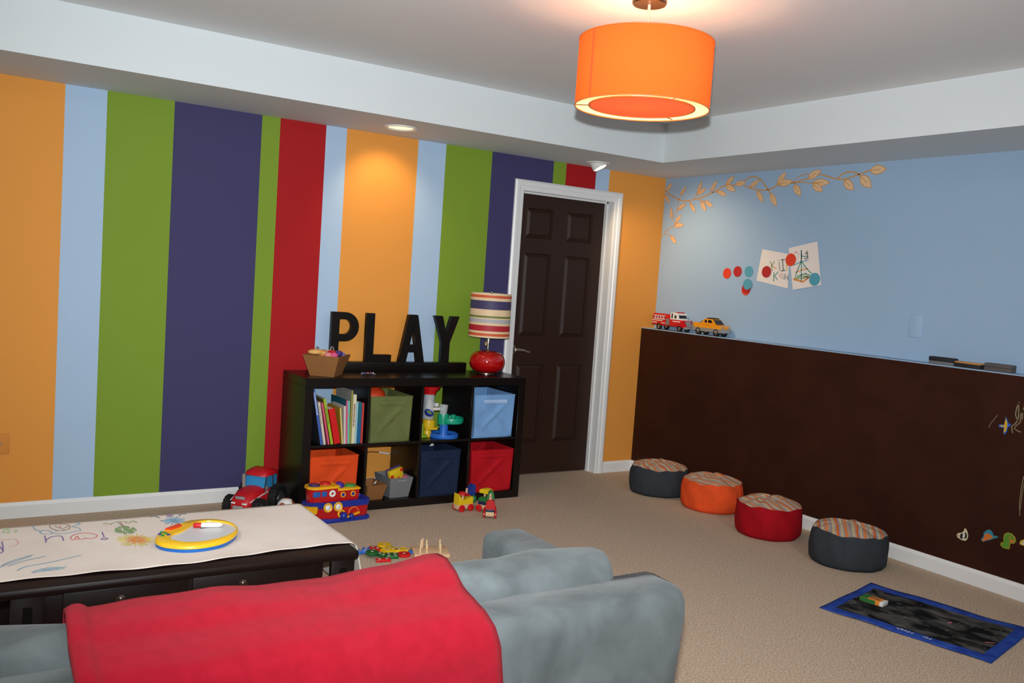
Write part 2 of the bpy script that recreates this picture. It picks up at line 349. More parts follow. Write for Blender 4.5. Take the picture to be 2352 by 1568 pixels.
STROKES2 = [('t', [(-1.35, 1.738), (-1.372, 1.536)]), ('b', [(-1.346, 1.735), (-1.359, 1.704), (-1.354, 1.667)]), ('r', [(-1.299, 1.722), (-1.316, 1.725)]), ('k', [(-1.329, 1.713), (-1.332, 1.709)]), ('t', [(-1.349, 1.71), (-1.361, 1.692)]), ('k', [(-1.394, 1.736), (-1.407, 1.686)]), ('k', [(-1.379, 1.717), (-1.4, 1.719)]), ('t', [(-1.368, 1.698), (-1.406, 1.699)]), ('k', [(-1.379, 1.683), (-1.403, 1.686)]), ('b', [(-1.299, 1.639), (-1.341, 1.657), (-1.412, 1.677)]), ('t', [(-1.356, 1.667), (-1.332, 1.604), (-1.318, 1.553)]), ('t', [(-1.364, 1.661), (-1.407, 1.618), (-1.448, 1.589)]), ('o', [(-1.316, 1.592), (-1.362, 1.609), (-1.416, 1.622)]), ('k', [(-1.377, 1.631), (-1.38, 1.627)]), ('b', [(-1.338, 1.616), (-1.342, 1.62)]), ('t', [(-1.336, 1.566), (-1.369, 1.58), (-1.403, 1.587)]), ('g', [(-1.33, 1.557), (-1.371, 1.571), (-1.42, 1.572)]), ('g', [(-1.322, 1.553), (-1.372, 1.555), (-1.427, 1.573)]), ('o', [(-1.303, 1.546), (-1.339, 1.54), (-1.383, 1.53), (-1.411, 1.55), (-1.435, 1.573)]), ('o', [(-1.307, 1.551), (-1.382, 1.537), (-1.432, 1.567)]), ('t', [(-1.395, 1.59), (-1.419, 1.582), (-1.438, 1.578)]), ('y', [(-1.384, 1.555), (-1.42, 1.569)])]
TABLE_STROKES = [('cat', 'b', [(-4.411, -1.772), (-4.409, -1.826), (-4.392, -1.865)]), ('cat', 'b', [(-4.273, -1.785), (-4.265, -1.808), (-4.292, -1.834), (-4.275, -1.86), (-4.274, -1.893), (-4.293, -1.9), (-4.327, -1.914), (-4.357, -1.897), (-4.367, -1.867), (-4.381, -1.849), (-4.396, -1.863), (-4.394, -1.89), (-4.376, -1.903), (-4.357, -1.899)]), ('cat', 'n', [(-4.359, -1.79), (-4.36, -1.83), (-4.341, -1.87), (-4.316, -1.872), (-4.299, -1.838), (-4.305, -1.802), (-4.333, -1.785), (-4.355, -1.784)]), ('cat', 'n', [(-4.345, -1.808), (-4.326, -1.849), (-4.304, -1.823)]), ('cat', 'k', [(-4.35, -1.87), (-4.346, -1.869), (-4.343, -1.87)]), ('cat', 'k', [(-4.329, -1.871), (-4.325, -1.87), (-4.321, -1.872)]), ('cat', 'r', [(-4.329, -1.799), (-4.325, -1.8)]), ('cat', 'r', [(-4.329, -1.821), (-4.33, -1.836)]), ('love', 'v', [(-4.387, -1.918), (-4.388, -1.955), (-4.39, -1.997)]), ('love', 'v', [(-4.389, -1.973), (-4.367, -1.937), (-4.339, -1.941), (-4.338, -1.997)]), ('love', 'r', [(-4.313, -1.988), (-4.313, -1.963), (-4.297, -1.937), (-4.27, -1.927), (-4.246, -1.942), (-4.231, -1.967), (-4.24, -1.995), (-4.263, -2.0), (-4.271, -1.988), (-4.279, -2.0), (-4.298, -1.993), (-4.314, -2.0)]), ('love', 'r', [(-4.303, -1.985), (-4.292, -1.958), (-4.291, -1.993)]), ('love', 'v', [(-4.211, -1.935), (-4.212, -1.967), (-4.213, -1.999)]), ('love', 'v', [(-4.225, -2.013), (-4.213, -2.009), (-4.205, -2.021), (-4.219, -2.028), (-4.226, -2.017)]), ('tree', 'n', [(-4.142, -1.816), (-4.138, -1.859), (-4.134, -1.898)]), ('tree', 'n', [(-4.133, -1.819), (-4.133, -1.861), (-4.13, -1.896)]), ('tree', 'g', [(-4.194, -1.833), (-4.182, -1.823), (-4.172, -1.843), (-4.155, -1.825), (-4.12, -1.823), (-4.11, -1.848), (-4.092, -1.823), (-4.082, -1.85)]), ('tree', 'r', [(-4.19, -1.851), (-4.185, -1.85)]), ('tree', 'r', [(-4.171, -1.848), (-4.166, -1.848)]), ('tree', 'r', [(-4.122, -1.844), (-4.117, -1.846)]), ('tree', 'r', [(-4.094, -1.844), (-4.089, -1.844)]), ('scribble', 'b', [(-4.534, -2.214), (-4.489, -2.164), (-4.444, -2.127)]), ('scribble', 'b', [(-4.53, -2.2), (-4.497, -2.155), (-4.437, -2.113)]), ('scribble', 'b', [(-4.513, -2.212), (-4.47, -2.171), (-4.405, -2.141)]), ('scribble', 'b', [(-4.493, -2.265), (-4.469, -2.234), (-4.414, -2.213), (-4.351, -2.189), (-4.306, -2.167)]), ('scribble', 'b', [(-4.457, -2.294), (-4.415, -2.26), (-4.365, -2.269)]), ('scribble', 'b', [(-4.452, -2.296), (-4.394, -2.273), (-4.359, -2.266)]), ('scribble', 'b', [(-4.435, -2.288), (-4.401, -2.286), (-4.366, -2.279)]), ('scribble', 'b', [(-4.431, -2.279), (-4.408, -2.27), (-4.383, -2.275)]), ('curl', 'v', [(-4.522, -1.996), (-4.516, -2.044), (-4.526, -2.068)]), ('curl', 'v', [(-4.514, -1.94), (-4.515, -2.022), (-4.521, -2.031)]), ('loop', 'p', [(-4.518, -1.92), (-4.501, -1.921), (-4.474, -1.924), (-4.467, -1.963), (-4.479, -2.0), (-4.499, -1.999)]), ('bug', 'v', [(-3.97, -1.793), (-3.95, -1.788), (-3.951, -1.807), (-3.971, -1.808), (-3.953, -1.799)]), ('whisker', 'k', [(-4.029, -1.792), (-4.007, -1.793), (-3.997, -1.817)]), ('feeler', 'k', [(-3.928, -1.815), (-3.916, -1.793), (-3.896, -1.797)]), ('dash', 'k', [(-4.003, -1.856), (-3.995, -1.859)]), ('sun', 'y', [(-4.094, -2.077), (-4.068, -2.085)]), ('sun', 'y', [(-4.096, -2.083), (-4.07, -2.097)]), ('sun', 'y', [(-4.098, -2.09), (-4.082, -2.103)]), ('sun', 'y', [(-4.098, -2.09), (-4.072, -2.112)]), ('sun', 'y', [(-4.102, -2.096), (-4.086, -2.115)]), ('sun', 'y', [(-4.109, -2.102), (-4.096, -2.13)]), ('sun', 'y', [(-4.112, -2.104), (-4.101, -2.133)]), ('sun', 'y', [(-4.115, -2.105), (-4.108, -2.129)]), ('sun', 'y', [(-4.119, -2.106), (-4.113, -2.143)]), ('sun', 'y', [(-4.122, -2.106), (-4.12, -2.142)]), ('sun', 'y', [(-4.127, -2.105), (-4.129, -2.128)]), ('sun', 'y', [(-4.132, -2.104), (-4.139, -2.135)]), ('sun', 'y', [(-4.134, -2.103), (-4.139, -2.124)]), ('sun', 'y', [(-4.14, -2.098), (-4.154, -2.123)]), ('sun', 'y', [(-4.143, -2.096), (-4.162, -2.123)]), ('sun', 'y', [(-4.146, -2.092), (-4.169, -2.116)]), ('sun', 'y', [(-4.148, -2.089), (-4.171, -2.11)]), ('sun', 'y', [(-4.15, -2.084), (-4.178, -2.101)]), ('sun', 'y', [(-4.153, -2.076), (-4.172, -2.081)]), ('sun', 'y', [(-4.153, -2.076), (-4.173, -2.082)]), ('sun', 'y', [(-4.154, -2.065), (-4.179, -2.062)]), ('sun', 'y', [(-4.154, -2.062), (-4.177, -2.057)]), ('sun', 'y', [(-4.154, -2.058), (-4.177, -2.049)]), ('sun', 'y', [(-4.153, -2.054), (-4.178, -2.041)]), ('sun', 'y', [(-4.151, -2.047), (-4.178, -2.025)]), ('sun', 'y', [(-4.148, -2.042), (-4.173, -2.015)]), ('sun', 'y', [(-4.144, -2.038), (-4.166, -2.004)]), ('sun', 'y', [(-4.142, -2.036), (-4.154, -2.013)]), ('sun', 'y', [(-4.137, -2.033), (-4.151, -1.993)]), ('sun', 'y', [(-4.133, -2.031), (-4.14, -1.997)]), ('sun', 'y', [(-4.129, -2.03), (-4.133, -2.003)]), ('sun', 'y', [(-4.124, -2.03), (-4.125, -1.995)]), ('sun', 'y', [(-4.123, -2.03), (-4.123, -2.006)]), ('sun', 'y', [(-4.116, -2.032), (-4.106, -1.992)]), ('sun', 'y', [(-4.116, -2.032), (-4.108, -1.995)]), ('sun', 'y', [(-4.11, -2.036), (-4.1, -2.013)]), ('sun', 'y', [(-4.107, -2.038), (-4.09, -2.008)]), ('sun', 'y', [(-4.101, -2.045), (-4.086, -2.031)]), ('sun', 'y', [(-4.099, -2.048), (-4.084, -2.036)]), ('sun', 'y', [(-4.097, -2.054), (-4.076, -2.043)]), ('sun', 'y', [(-4.095, -2.06), (-4.063, -2.051)]), ('sun', 'y', [(-4.095, -2.063), (-4.061, -2.057)]), ('sun', 'y', [(-4.094, -2.067), (-4.075, -2.066)]), ('sun', 'y', [(-4.094, -2.074), (-4.075, -2.078)]), ('sun', 'o', [(-4.107, -2.067), (-4.083, -2.074)]), ('sun', 'o', [(-4.108, -2.07), (-4.087, -2.084)]), ('sun', 'o', [(-4.108, -2.071), (-4.082, -2.09)]), ('sun', 'o', [(-4.109, -2.073), (-4.086, -2.1)]), ('sun', 'o', [(-4.111, -2.076), (-4.097, -2.104)]), ('sun', 'o', [(-4.112, -2.076), (-4.098, -2.108)]), ('sun', 'o', [(-4.114, -2.077), (-4.104, -2.113)]), ('sun', 'o', [(-4.115, -2.078), (-4.109, -2.115)]), ('sun', 'o', [(-4.117, -2.078), (-4.118, -2.115)]), ('sun', 'o', [(-4.118, -2.078), (-4.12, -2.117)]), ('sun', 'o', [(-4.119, -2.078), (-4.123, -2.111)]), ('sun', 'o', [(-4.122, -2.077), (-4.134, -2.109)]), ('sun', 'o', [(-4.122, -2.076), (-4.133, -2.101)]), ('sun', 'o', [(-4.123, -2.075), (-4.14, -2.104)]), ('sun', 'o', [(-4.124, -2.074), (-4.142, -2.101)]), ('sun', 'o', [(-4.125, -2.071), (-4.144, -2.086)]), ('sun', 'o', [(-4.126, -2.069), (-4.15, -2.082)]), ('sun', 'o', [(-4.126, -2.067), (-4.15, -2.074)]), ('sun', 'o', [(-4.127, -2.065), (-4.155, -2.066)]), ('sun', 'o', [(-4.127, -2.065), (-4.148, -2.065)]), ('sun', 'o', [(-4.126, -2.061), (-4.155, -2.049)]), ('sun', 'o', [(-4.126, -2.06), (-4.15, -2.047)]), ('sun', 'o', [(-4.125, -2.057), (-4.145, -2.038)]), ('sun', 'o', [(-4.124, -2.056), (-4.143, -2.034)]), ('sun', 'o', [(-4.123, -2.054), (-4.141, -2.025)]), ('sun', 'o', [(-4.122, -2.053), (-4.136, -2.023)]), ('sun', 'o', [(-4.12, -2.052), (-4.127, -2.022)]), ('sun', 'o', [(-4.119, -2.051), (-4.125, -2.011)]), ('sun', 'o', [(-4.118, -2.051), (-4.12, -2.018)]), ('sun', 'o', [(-4.116, -2.051), (-4.112, -2.018)]), ('sun', 'o', [(-4.115, -2.051), (-4.11, -2.015)]), ('sun', 'o', [(-4.113, -2.052), (-4.103, -2.023)]), ('sun', 'o', [(-4.112, -2.053), (-4.1, -2.022)]), ('sun', 'o', [(-4.11, -2.055), (-4.092, -2.029)]), ('sun', 'o', [(-4.109, -2.057), (-4.09, -2.037)]), ('sun', 'o', [(-4.109, -2.057), (-4.085, -2.036)]), ('sun', 'o', [(-4.108, -2.061), (-4.083, -2.05)]), ('sun', 'o', [(-4.108, -2.061), (-4.086, -2.052)]), ('sun', 'o', [(-4.107, -2.064), (-4.084, -2.062)]), ('sun', 'o', [(-4.107, -2.067), (-4.078, -2.073)]), ('burst', 'b', [(-3.953, -1.872), (-3.921, -1.881)]), ('burst', 'b', [(-3.953, -1.874), (-3.923, -1.9)]), ('burst', 'b', [(-3.954, -1.875), (-3.931, -1.907)]), ('burst', 'b', [(-3.955, -1.876), (-3.935, -1.909)]), ('burst', 'b', [(-3.956, -1.877), (-3.947, -1.917)]), ('burst', 'b', [(-3.957, -1.877), (-3.953, -1.921)]), ('burst', 'b', [(-3.958, -1.877), (-3.962, -1.921)]), ('burst', 'b', [(-3.959, -1.876), (-3.973, -1.913)]), ('burst', 'b', [(-3.959, -1.876), (-3.979, -1.921)]), ('burst', 'b', [(-3.961, -1.875), (-3.993, -1.906)]), ('burst', 'b', [(-3.961, -1.874), (-3.996, -1.898)]), ('burst', 'b', [(-3.961, -1.872), (-3.993, -1.878)]), ('burst', 'b', [(-3.961, -1.871), (-4.0, -1.868)]), ('burst', 'b', [(-3.961, -1.87), (-3.995, -1.857)]), ('burst', 'b', [(-3.961, -1.869), (-3.991, -1.85)]), ('burst', 'b', [(-3.96, -1.868), (-3.984, -1.843)]), ('burst', 'b', [(-3.959, -1.867), (-3.977, -1.83)]), ('burst', 'b', [(-3.958, -1.866), (-3.966, -1.828)]), ('burst', 'b', [(-3.957, -1.866), (-3.957, -1.816)]), ('burst', 'b', [(-3.956, -1.866), (-3.947, -1.815)]), ('burst', 'b', [(-3.955, -1.866), (-3.938, -1.823)]), ('burst', 'b', [(-3.955, -1.867), (-3.935, -1.823)]), ('burst', 'b', [(-3.954, -1.868), (-3.93, -1.837)]), ('burst', 'b', [(-3.953, -1.869), (-3.92, -1.849)]), ('burst', 'b', [(-3.953, -1.87), (-3.914, -1.857)]), ('burst', 'b', [(-3.953, -1.872), (-3.919, -1.873)]), ('tree', 'g', [(-4.138, -1.981), (-4.143, -1.987), (-4.147, -1.982), (-4.145, -1.973), (-4.14, -1.973), (-4.138, -1.981)]), ('tree', 'g', [(-4.16, -1.933), (-4.164, -1.939), (-4.169, -1.934), (-4.167, -1.925), (-4.161, -1.926), (-4.16, -1.933)]), ('tree', 'g', [(-4.142, -1.951), (-4.146, -1.957), (-4.151, -1.952), (-4.149, -1.943), (-4.143, -1.943), (-4.142, -1.951)]), ('tree', 'g', [(-4.157, -1.918), (-4.162, -1.924), (-4.166, -1.919), (-4.164, -1.91), (-4.159, -1.91), (-4.157, -1.918)]), ('tree', 'g', [(-4.123, -1.979), (-4.128, -1.985), (-4.132, -1.98), (-4.13, -1.971), (-4.125, -1.971), (-4.123, -1.979)]), ('tree', 'g', [(-4.101, -1.925), (-4.106, -1.931), (-4.111, -1.926), (-4.108, -1.917), (-4.103, -1.918), (-4.102, -1.925)]), ('tree', 'g', [(-4.129, -1.934), (-4.133, -1.94), (-4.138, -1.935), (-4.136, -1.926), (-4.13, -1.926), (-4.129, -1.934)]), ('tree', 'g', [(-4.146, -1.897), (-4.151, -1.903), (-4.155, -1.898), (-4.153, -1.889), (-4.147, -1.889), (-4.146, -1.897)]), ('tree', 'g', [(-4.116, -1.95), (-4.12, -1.956), (-4.125, -1.951), (-4.123, -1.942), (-4.117, -1.943), (-4.116, -1.95)]), ('tree', 'g', [(-4.139, -1.97), (-4.143, -1.976), (-4.148, -1.971), (-4.146, -1.962), (-4.14, -1.963), (-4.139, -1.97)]), ('tree', 'g', [(-4.153, -1.945), (-4.157, -1.951), (-4.161, -1.946), (-4.159, -1.937), (-4.154, -1.938), (-4.153, -1.945)]), ('tree', 'g', [(-4.13, -1.935), (-4.135, -1.941), (-4.139, -1.936), (-4.137, -1.927), (-4.131, -1.927), (-4.13, -1.935)]), ('tree', 'g', [(-4.121, -1.946), (-4.125, -1.952), (-4.13, -1.947), (-4.128, -1.938), (-4.122, -1.939), (-4.121, -1.946)]), ('tree', 'g', [(-4.126, -1.948), (-4.131, -1.954), (-4.135, -1.949), (-4.133, -1.94), (-4.127, -1.94), (-4.126, -1.948)]), ('tree', 'g', [(-4.1, -1.94), (-4.104, -1.946), (-4.109, -1.941), (-4.107, -1.932), (-4.101, -1.932), (-4.1, -1.94)]), ('tree', 'g', [(-4.114, -1.961), (-4.119, -1.967), (-4.123, -1.962), (-4.121, -1.953), (-4.115, -1.954), (-4.114, -1.961)]), ('tree', 'g', [(-4.142, -1.959), (-4.146, -1.965), (-4.151, -1.96), (-4.149, -1.951), (-4.143, -1.951), (-4.142, -1.959)]), ('tree', 'g', [(-4.151, -1.962), (-4.155, -1.968), (-4.16, -1.963), (-4.158, -1.954), (-4.152, -1.955), (-4.151, -1.962)]), ('tree', 'g', [(-4.145, -1.916), (-4.149, -1.922), (-4.154, -1.917), (-4.152, -1.908), (-4.146, -1.908), (-4.145, -1.916)]), ('tree', 'g', [(-4.128, -1.965), (-4.133, -1.971), (-4.137, -1.966), (-4.135, -1.957), (-4.129, -1.957), (-4.128, -1.965)]), ('tree', 'g', [(-4.118, -1.968), (-4.122, -1.974), (-4.127, -1.969), (-4.125, -1.96), (-4.119, -1.96), (-4.118, -1.968)]), ('tree', 'g', [(-4.13, -1.906), (-4.135, -1.912), (-4.139, -1.907), (-4.137, -1.898), (-4.131, -1.898), (-4.13, -1.906)]), ('tree', 'g', [(-4.12, -1.951), (-4.125, -1.957), (-4.129, -1.952), (-4.127, -1.943), (-4.122, -1.943), (-4.12, -1.951)]), ('tree', 'g', [(-4.152, -1.957), (-4.157, -1.963), (-4.161, -1.958), (-4.159, -1.949), (-4.154, -1.95), (-4.152, -1.957)]), ('tree', 'g', [(-4.122, -1.909), (-4.126, -1.915), (-4.131, -1.91), (-4.129, -1.901), (-4.123, -1.901), (-4.122, -1.909)]), ('tree', 'g', [(-4.116, -1.903), (-4.121, -1.91), (-4.126, -1.904), (-4.123, -1.895), (-4.118, -1.896), (-4.116, -1.903)]), ('tree', 'g', [(-4.15, -1.943), (-4.155, -1.949), (-4.159, -1.944), (-4.157, -1.935), (-4.152, -1.935), (-4.15, -1.943)]), ('tree', 'g', [(-4.158, -1.928), (-4.162, -1.935), (-4.167, -1.929), (-4.165, -1.921), (-4.159, -1.921), (-4.158, -1.929)]), ('tree', 'g', [(-4.157, -1.948), (-4.161, -1.954), (-4.166, -1.949), (-4.164, -1.94), (-4.158, -1.94), (-4.157, -1.948)]), ('tree', 'g', [(-4.147, -1.937), (-4.151, -1.943), (-4.156, -1.938), (-4.154, -1.929), (-4.148, -1.93), (-4.147, -1.937)]), ('tree', 'g', [(-4.155, -1.919), (-4.16, -1.925), (-4.164, -1.92), (-4.162, -1.911), (-4.157, -1.911), (-4.155, -1.919)]), ('tree', 'g', [(-4.114, -1.957), (-4.119, -1.963), (-4.123, -1.958), (-4.121, -1.949), (-4.115, -1.949), (-4.114, -1.957)]), ('tree', 'g', [(-4.161, -1.948), (-4.165, -1.954), (-4.17, -1.949), (-4.168, -1.94), (-4.162, -1.94), (-4.161, -1.948)]), ('tree', 'g', [(-4.11, -1.932), (-4.115, -1.938), (-4.12, -1.933), (-4.117, -1.924), (-4.112, -1.924), (-4.11, -1.932)]), ('tree', 'g', [(-4.103, -1.919), (-4.108, -1.925), (-4.112, -1.92), (-4.11, -1.911), (-4.104, -1.911), (-4.103, -1.919)]), ('tree', 'g', [(-4.138, -1.969), (-4.142, -1.975), (-4.147, -1.969), (-4.144, -1.961), (-4.139, -1.961), (-4.138, -1.969)]), ('tree', 'g', [(-4.115, -1.974), (-4.119, -1.98), (-4.124, -1.975), (-4.122, -1.966), (-4.116, -1.967), (-4.115, -1.974)]), ('tree', 'g', [(-4.14, -1.892), (-4.145, -1.899), (-4.149, -1.893), (-4.147, -1.884), (-4.141, -1.885), (-4.14, -1.892)]), ('tree', 'g', [(-4.117, -1.901), (-4.122, -1.907), (-4.126, -1.902), (-4.124, -1.893), (-4.118, -1.893), (-4.117, -1.901)]), ('tree', 'g', [(-4.127, -1.9), (-4.132, -1.906), (-4.136, -1.901), (-4.134, -1.892), (-4.128, -1.892), (-4.127, -1.9)]), ('tree', 'g', [(-4.115, -1.966), (-4.119, -1.972), (-4.124, -1.967), (-4.122, -1.958), (-4.116, -1.958), (-4.115, -1.966)]), ('tree', 'g', [(-4.118, -1.942), (-4.123, -1.948), (-4.128, -1.943), (-4.125, -1.934), (-4.12, -1.934), (-4.118, -1.942)]), ('tree', 'g', [(-4.128, -1.927), (-4.132, -1.933), (-4.137, -1.928), (-4.135, -1.919), (-4.129, -1.92), (-4.128, -1.927)]), ('tree', 'g', [(-4.123, -1.948), (-4.128, -1.954), (-4.132, -1.949), (-4.13, -1.94), (-4.125, -1.941), (-4.123, -1.948)]), ('tree', 'g', [(-4.118, -1.926), (-4.123, -1.933), (-4.127, -1.927), (-4.125, -1.918), (-4.12, -1.919), (-4.118, -1.926)]), ('tree', 'g', [(-4.102, -1.954), (-4.107, -1.96), (-4.112, -1.954), (-4.109, -1.946), (-4.104, -1.946), (-4.102, -1.954)]), ('tree', 'g', [(-4.114, -1.974), (-4.119, -1.98), (-4.123, -1.975), (-4.121, -1.967), (-4.116, -1.967), (-4.114, -1.975)]), ('tree', 'g', [(-4.138, -1.893), (-4.142, -1.899), (-4.147, -1.894), (-4.145, -1.885), (-4.139, -1.885), (-4.138, -1.893)]), ('tree', 'g', [(-4.105, -1.934), (-4.11, -1.94), (-4.114, -1.935), (-4.112, -1.926), (-4.106, -1.927), (-4.105, -1.934)]), ('tree', 'g', [(-4.127, -1.929), (-4.132, -1.935), (-4.136, -1.93), (-4.134, -1.921), (-4.129, -1.921), (-4.127, -1.929)]), ('tree', 'g', [(-4.122, -1.903), (-4.127, -1.909), (-4.131, -1.904), (-4.129, -1.895), (-4.124, -1.895), (-4.122, -1.903)]), ('tree', 'g', [(-4.13, -1.921), (-4.135, -1.927), (-4.139, -1.922), (-4.137, -1.913), (-4.132, -1.913), (-4.13, -1.921)]), ('tree', 'g', [(-4.123, -1.89), (-4.128, -1.896), (-4.132, -1.891), (-4.13, -1.882), (-4.124, -1.882), (-4.123, -1.89)]), ('tree', 'g', [(-4.115, -1.953), (-4.12, -1.959), (-4.124, -1.954), (-4.122, -1.945), (-4.117, -1.945), (-4.115, -1.953)]), ('tree', 'g', [(-4.155, -1.91), (-4.159, -1.916), (-4.164, -1.911), (-4.162, -1.902), (-4.156, -1.903), (-4.155, -1.91)]), ('grass', 'l', [(-4.484, -1.832), (-4.488, -1.838), (-4.492, -1.833), (-4.491, -1.824), (-4.486, -1.824), (-4.484, -1.832)]), ('grass', 'l', [(-4.485, -1.841), (-4.489, -1.847), (-4.494, -1.842), (-4.492, -1.834), (-4.487, -1.834), (-4.485, -1.841)]), ('grass', 'l', [(-4.483, -1.802), (-4.486, -1.808), (-4.491, -1.803), (-4.49, -1.794), (-4.485, -1.794), (-4.483, -1.802)]), ('grass', 'l', [(-4.499, -1.828), (-4.503, -1.834), (-4.507, -1.829), (-4.506, -1.82), (-4.501, -1.82), (-4.499, -1.828)]), ('grass', 'l', [(-4.498, -1.83), (-4.501, -1.836), (-4.506, -1.831), (-4.505, -1.822), (-4.5, -1.822), (-4.498, -1.83)]), ('grass', 'l', [(-4.464, -1.837), (-4.468, -1.843), (-4.473, -1.838), (-4.471, -1.829), (-4.466, -1.829), (-4.464, -1.837)]), ('grass', 'l', [(-4.463, -1.824), (-4.466, -1.83), (-4.471, -1.825), (-4.47, -1.816), (-4.465, -1.816), (-4.463, -1.824)]), ('grass', 'l', [(-4.484, -1.808), (-4.487, -1.814), (-4.492, -1.809), (-4.491, -1.8), (-4.486, -1.801), (-4.484, -1.808)]), ('grass', 'l', [(-4.493, -1.793), (-4.497, -1.799), (-4.502, -1.794), (-4.501, -1.785), (-4.495, -1.785), (-4.493, -1.793)]), ('grass', 'l', [(-4.494, -1.798), (-4.498, -1.804), (-4.502, -1.799), (-4.501, -1.79), (-4.496, -1.79), (-4.494, -1.798)]), ('sun', 'o', [(-4.129, -2.062), (-4.134, -2.068), (-4.138, -2.063), (-4.136, -2.055), (-4.131, -2.055), (-4.129, -2.063)]), ('sun', 'o', [(-4.107, -2.062), (-4.112, -2.067), (-4.116, -2.062), (-4.114, -2.054), (-4.109, -2.055), (-4.107, -2.062)]), ('sun', 'o', [(-4.103, -2.083), (-4.108, -2.089), (-4.112, -2.084), (-4.11, -2.076), (-4.104, -2.076), (-4.103, -2.083)]), ('sun', 'o', [(-4.101, -2.06), (-4.105, -2.066), (-4.11, -2.061), (-4.107, -2.053), (-4.102, -2.053), (-4.101, -2.061)]), ('sun', 'o', [(-4.13, -2.068), (-4.135, -2.074), (-4.139, -2.069), (-4.137, -2.06), (-4.132, -2.061), (-4.13, -2.068)]), ('sun', 'o', [(-4.113, -2.079), (-4.117, -2.085), (-4.121, -2.08), (-4.119, -2.072), (-4.114, -2.072), (-4.113, -2.079)]), ('sun', 'o', [(-4.113, -2.086), (-4.117, -2.092), (-4.122, -2.087), (-4.12, -2.078), (-4.114, -2.079), (-4.113, -2.086)]), ('sun', 'o', [(-4.12, -2.076), (-4.124, -2.081), (-4.128, -2.077), (-4.126, -2.068), (-4.121, -2.069), (-4.12, -2.076)]), ('sun', 'o', [(-4.117, -2.04), (-4.121, -2.045), (-4.125, -2.04), (-4.123, -2.032), (-4.118, -2.032), (-4.117, -2.04)]), ('sun', 'o', [(-4.122, -2.085), (-4.127, -2.09), (-4.131, -2.086), (-4.129, -2.077), (-4.124, -2.078), (-4.122, -2.085)]), ('sun', 'o', [(-4.131, -2.073), (-4.135, -2.078), (-4.14, -2.073), (-4.138, -2.065), (-4.132, -2.066), (-4.131, -2.073)]), ('sun', 'o', [(-4.121, -2.056), (-4.126, -2.062), (-4.13, -2.057), (-4.128, -2.048), (-4.123, -2.049), (-4.121, -2.056)]), ('sun', 'o', [(-4.114, -2.07), (-4.119, -2.075), (-4.123, -2.07), (-4.121, -2.062), (-4.115, -2.063), (-4.114, -2.07)]), ('sun', 'o', [(-4.126, -2.064), (-4.13, -2.069), (-4.135, -2.064), (-4.133, -2.056), (-4.127, -2.057), (-4.126, -2.064)]), ('sun', 'o', [(-4.111, -2.081), (-4.116, -2.087), (-4.12, -2.082), (-4.118, -2.074), (-4.113, -2.074), (-4.111, -2.081)]), ('sun', 'o', [(-4.125, -2.083), (-4.129, -2.089), (-4.134, -2.084), (-4.132, -2.076), (-4.126, -2.076), (-4.125, -2.084)]), ('sun', 'o', [(-4.106, -2.09), (-4.111, -2.096), (-4.115, -2.091), (-4.113, -2.082), (-4.107, -2.083), (-4.106, -2.09)]), ('sun', 'o', [(-4.129, -2.063), (-4.133, -2.069), (-4.138, -2.064), (-4.136, -2.056), (-4.13, -2.056), (-4.129, -2.063)]), ('sun', 'o', [(-4.132, -2.064), (-4.136, -2.07), (-4.14, -2.065), (-4.138, -2.057), (-4.133, -2.057), (-4.132, -2.065)]), ('sun', 'o', [(-4.105, -2.05), (-4.109, -2.056), (-4.114, -2.051), (-4.112, -2.043), (-4.106, -2.043), (-4.105, -2.05)]), ('sun', 'o', [(-4.13, -2.063), (-4.135, -2.068), (-4.139, -2.063), (-4.137, -2.055), (-4.132, -2.056), (-4.13, -2.063)]), ('sun', 'o', [(-4.104, -2.055), (-4.109, -2.061), (-4.113, -2.056), (-4.111, -2.048), (-4.106, -2.048), (-4.105, -2.056)]), ('sun', 'o', [(-4.112, -2.04), (-4.116, -2.045), (-4.12, -2.04), (-4.118, -2.032), (-4.113, -2.032), (-4.112, -2.04)]), ('sun', 'o', [(-4.123, -2.065), (-4.128, -2.071), (-4.132, -2.066), (-4.13, -2.057), (-4.125, -2.058), (-4.123, -2.065)])]
BOARD_INNER = [(-4.027, -2.148), (-4.017, -2.177), (-3.989, -2.203), (-3.951, -2.213), (-3.904, -2.204), (-3.855, -2.177), (-3.819, -2.137), (-3.802, -2.088), (-3.813, -2.035), (-3.842, -2.004), (-3.883, -1.99), (-3.921, -2.012), (-3.942, -2.04), (-3.976, -2.082), (-4.009, -2.109)]
BOARD_OUTER = [(-4.078, -2.149), (-4.076, -2.192), (-4.058, -2.229), (-4.019, -2.261), (-3.973, -2.275), (-3.921, -2.269), (-3.869, -2.242), (-3.823, -2.188), (-3.796, -2.131), (-3.787, -2.068), (-3.803, -2.01), (-3.841, -1.971), (-3.89, -1.959), (-3.936, -1.969), (-3.973, -2.004), (-4.017, -2.048), (-4.057, -2.093)]

# ------------------------------------------------------------------ the room
XL, YN, ZC, ZS = -6.6, -7.0, 2.529, 2.27
SD1, SD2, LT, LZ = .644, .621, .13, 1.1194
DX0, DX1, DZ = -1.308, -.488, 2.045           # door opening
floor = struct(obj('floor', MB().box(XL - .12, .12, YN - .12, .14, -.06, 0), CARPET, smooth=0), 'beige speckled carpet')
ceiling = struct(obj('ceiling', MB().box(XL - .12, .12, YN - .12, .14, ZC, ZC + .06), P_WHITE, smooth=0), 'white raised tray ceiling')
obj('soffit', MB().box(XL, 0, -SD1, 0, ZS, ZC), P_SOFFIT, ceiling, smooth=0)
obj('soffit', MB().box(-SD2, 0, YN, -SD1, ZS, ZC), P_SOFFIT, ceiling, smooth=0)

